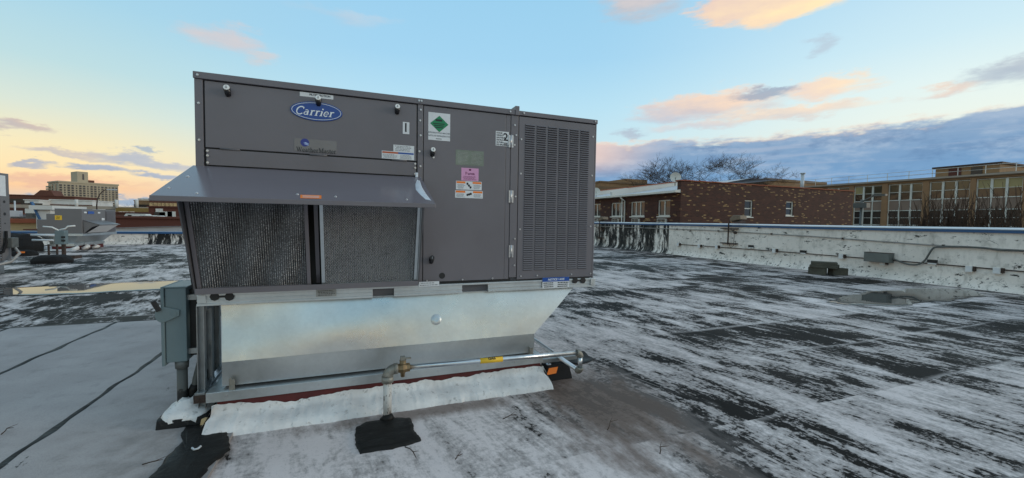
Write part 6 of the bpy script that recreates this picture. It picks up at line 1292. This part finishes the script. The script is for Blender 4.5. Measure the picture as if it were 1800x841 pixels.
o, xa, xb, z = far_block('brick_apartments', 'stepped brick block with roof house left of the tower', 46, 80, 345, 215, 14, 'far_brick'); MB().prism([(xa + 2, 215.2, z + .3), (xa + 8, 215.2, z + .3), (xa + 7, 215.2, z + 2.4), (xa + 4, 215.2, z + 2.4)], (0, 6, 0)).build('roof_house', 'far_brick', o)
far_block('brick_building', 'brown brick building in front of the tower foot', 72, 131, 346.5, 200, 14, 'far_brick', cap='far_brown', wins=(9, .9, 1.2, 2.0, 'dark_window'))
far_block('white_building', 'low white building at the foot of the tower', 88, 162, 353, 170, 12, 'far_white', wins=(10, 1.1, 1.5, 2.0, 'far_brick'))
far_block('white_shed', 'small white shed roof beyond the viaduct at left', 43, 68, 352.5, 165, 10, 'far_white', wins=(2, 3.2, 1.5, 1.6, 'dark_window'))
far_block('far_terrace', 'distant tan terrace at the right of the tower', 236, 275, 354, 240, 12, 'tan_brick', wins=(7, 1.4, 1.6, 2.4, 'dark_window'))
far_block('far_warehouse', 'distant white warehouse right of the tower', 243, 262, 350.5, 262, 12, 'far_white')
far_block('far_church', 'distant brick blocks above the red building', 262, 345, 352, 225, 14, 'far_brick', wins=(12, 1.2, 1.6, 2.2, 'far_cream'))
# viaduct
vd = thing('viaduct', (-60, 140, -8.2), 'dark elevated rail viaduct with yellow girders crossing the left background', 'viaduct'); a, b = atY(-20, 358, 140), atY(420, 359.5, 140); zb = atY(100, 366, 140).z
MB().box(a.x - 60, b.x + 40, 140, 148, zb, a.z - .55).build('deck', 'viaduct', vd); MB().box(a.x - 60, b.x + 40, 139.6, 139.9, a.z - .9, a.z - .1).build('parapet', 'roof_edge', vd); g0, g1 = atY(203, 370, 139), atY(272, 370, 139); MB().box(g0.x, g1.x, 139.2, 139.55, atY(203, 372, 139).z, zb + .4).build('girder', 'viaduct_yellow', vd)
cm = MB().box(-.7, .7, 0, 1.4, 0, zb + 8.2).mesh('pier', 'viaduct'); pm = MB().tube([(0, 0, 0), (0, 0, 2.2)], .35, 8).mesh('post', 'far_white')
for k in range(16): inst(cm, 'pier', vd, (a.x - 20 + 14 * k, 142, -8.2))
for px in (135, 205, 241): p = atY(px, 358, 139.5); inst(pm, 'post', vd, (p.x, 139.4, p.z - 1.2))
# red corner building, long brown wall, cars
o, xa, xb, z = far_block('red_building', 'red brick corner building seen under the hood of the big unit', 261, 350, 365.5, 92, 14, 'far_brown'); 
for px in (277, 283.5): p = atY(px, 372, 92); MB().box(p.x - .25, p.x + .25, 91.9, 91.99, p.z - .5, p.z + .5).build('window', 'far_white', o)
for px, w_ in ((292, .95), (302, .6)): p = atY(px, 379, 92); MB().box(p.x - w_, p.x + w_, 91.85, 91.99, p.z - .8, p.z + .7).build('door', 'far_white', o)
p = atY(284, 380, 92); MB().box(p.x - 1.0, p.x + .6, 91.85, 91.99, p.z - 1.0, p.z + .7).build('garage', 'dark_window', o)
far_block('brown_wall_building', 'long low brown brick building behind the far parapet', 150, 345, 384.5, 60, 10, 'far_brown', cap='far_brown')
far_block('low_shops', 'row of dark low shops under the viaduct', 195, 262, 375, 110, 8, 'far_brick', wins=(5, 2.2, 2.0, 1.8, 'dark_window'))
def car(px, py, Y, label, mat, L=4.6):
    p = atY(px, py, Y); o = thing('parked_van', (p.x, Y, p.z - 1.6), label, 'van', 'white vehicles on the far street'); x = p.x; z = p.z - 1.6
    MB().prism([(x - L / 2, Y, z + .35), (x + L / 2, Y, z + .35), (x + L / 2, Y, z + 1.05), (x + L * .28, Y, z + 1.15), (x + L * .14, Y, z + 1.75), (x - L * .42, Y, z + 1.75), (x - L / 2, Y, z + 1.1)], (0, 1.8, 0)).build('body', mat, o, .08); MB().prism([(x - L * .36, Y - .02, z + 1.1), (x + L * .2, Y - .02, z + 1.1), (x + L * .12, Y - .02, z + 1.6), (x - L * .36, Y - .02, z + 1.6)], (0, .02, 0)).build('side_glass', 'dark_window', o)
    for dx_ in (-.3, .3): MB().tube([(x + L * dx_, Y - .03, z + .35), (x + L * dx_, Y + .2, z + .35)], .35, 12).build('wheel', 'rubber', o)
for k, (px, py, Y) in enumerate(((247, 378, 84), (259, 380.5, 80), (272, 381, 80))): car(px, py, Y, ['white van parked left in the row before the red building', 'white van parked in the middle of the row before the red building', 'white van parked right in the row before the red building'][k], 'far_white')
far_block('street_deck', 'raised dark loading deck under the parked white vans', 190, 345, 384.2, 74, 14, 'viaduct', cat='deck')
# neighbouring roofs just past the far parapet
a, b, c, d = atY(196, 402.5, 33), atY(345, 395.5, 33), atY(345, 412, 33), atY(196, 412, 33); o = thing('neighbour_roof', ((a.x + b.x) / 2, 33, -8.2), 'white sloping neighbour roof just behind the far blue coping', 'roof'); MB().prism([(a.x - 4, 33, -8.2), (b.x + 6, 33, -8.2), (b.x + 6, 33, b.z + .18), (a.x - 4, 33, a.z - .12)], (0, 6, 0)).build('gable', 'silver_roof', o); MB().bar((a.x - 4, 33.0, a.z - .08), (b.x + 6, 33.0, b.z + .22), .3, .06).build('roof_edge', 'far_brown', o)
o, xa, xb, z = far_block('cream_building', 'cream walled building with silver roof at the far left', -60, 68, 392, 34, 5, 'far_cream', cap='terracotta')
MB().box(xa, xb, 36, 39.5, z + .3, atY(40, 377, 36).z).build('parapet', 'silver_roof', o); MB().box(xa, xb, 39.6, 40, z, atY(40, 369.5, 40).z).build('rear_wall', 'far_cream', o); MB().box(xa, xb, 35.9, 40.2, atY(40, 377, 36).z + .01, atY(40, 375.6, 36).z).build('coping', 'terracotta', o)
p = atY(27, 384, 35.5); MB().tube([(p.x, 35.5, z), (p.x, 35.5, p.z + 1.1)], .04, 6).box(p.x - .4, p.x + .3, 35.3, 35.6, z + .3, z + .75).build('roof_vent', 'white_metal', o)
p = atY(38, 388, 34.5); MB().box(p.x - .5, p.x + .9, 34.5, 34.8, z + .3, z + .38).box(p.x + .2, p.x + .5, 34.5, 34.8, z + .38, z + .6).build('roof_pipe', 'conduit_grey', o)
o, xa, xb, z = far_block('white_bulkhead', 'white stepped bulkhead between the cream building and the far air conditioner', 63, 88, 369, 33, 3, 'far_white'); p = atY(65, 376, 32.9); MB().bar((p.x - .25, 32.95, p.z + .7), (p.x + .3, 32.95, p.z - .9), .2, .06).build('blue_stripe', 'coping_blue', o)
# curved street lamp before the tower
p = atY(170, 362, 120); q = atY(190, 333.5, 120); o = thing('street_lamp', (p.x, 120, -8.2), 'tall curved street lamp silhouetted against the apartment tower', 'street lamp')
P3 = [Vector((p.x, 120, -8.2)), Vector((p.x, 120, p.z))] + [Vector((p.x + (q.x - p.x) * (1 - math.cos(rad(t))), 120, p.z + (q.z - p.z) * math.sin(rad(t)))) for t in (20, 40, 60, 75, 90)]; MB().tube(P3, [.16, .13, .12, .11, .1, .09, .08], 6).build('pole', 'rust', o); MB().box(q.x - .2, q.x + 1.5, 119.8, 120.2, q.z - .12, q.z + .14).build('lamp_head', 'white_metal', o)
for k, (px, top, Y, lab) in enumerate(((218, 351, 190, 'small bare tree right of the apartment tower'), (230, 349, 190, 'bare tree second to the right of the apartment tower'), (246, 350, 185, 'bare tree before the distant white warehouse'), (268, 340, 150, 'bare tree left of the hood above the red building'), (296, 344, 150, 'bare tree directly under the hood lip'), (318, 346, 150, 'bare tree under the hood beside the filter rack'), (190, 352, 180, 'small bare tree at the foot of the tower'))):
    p = atY(px, 360, Y); H = atY(px, top, Y).z + 8.2; bare_tree((p.x, Y, -8.2), H * .95, .75, 60 + k, lab, 'bare trees on the left horizon', 'twig_brown', .28, .42, 4, .4, 3)
# a loose far skyline that reads as one mass
rnd = random.Random(77); mb = MB()
for k in range(220):
    a_ = rad(rnd.uniform(-40, 80)); D = rnd.uniform(420, 900); x, y = D * math.sin(a_), D * math.cos(a_); w_, h_ = rnd.uniform(10, 34), rnd.uniform(7, 15); mb.box(x - w_ / 2, x + w_ / 2, y, y + 14, -8.2, -8.2 + h_, rnd.randint(0, 3))
tag(mb.build('far_skyline', ['far_brick', 'tan_dark', 'far_white', 'tower_wall'], None, fix=False), 'low rooftops merging along the far horizon', 'skyline', kind='stuff')
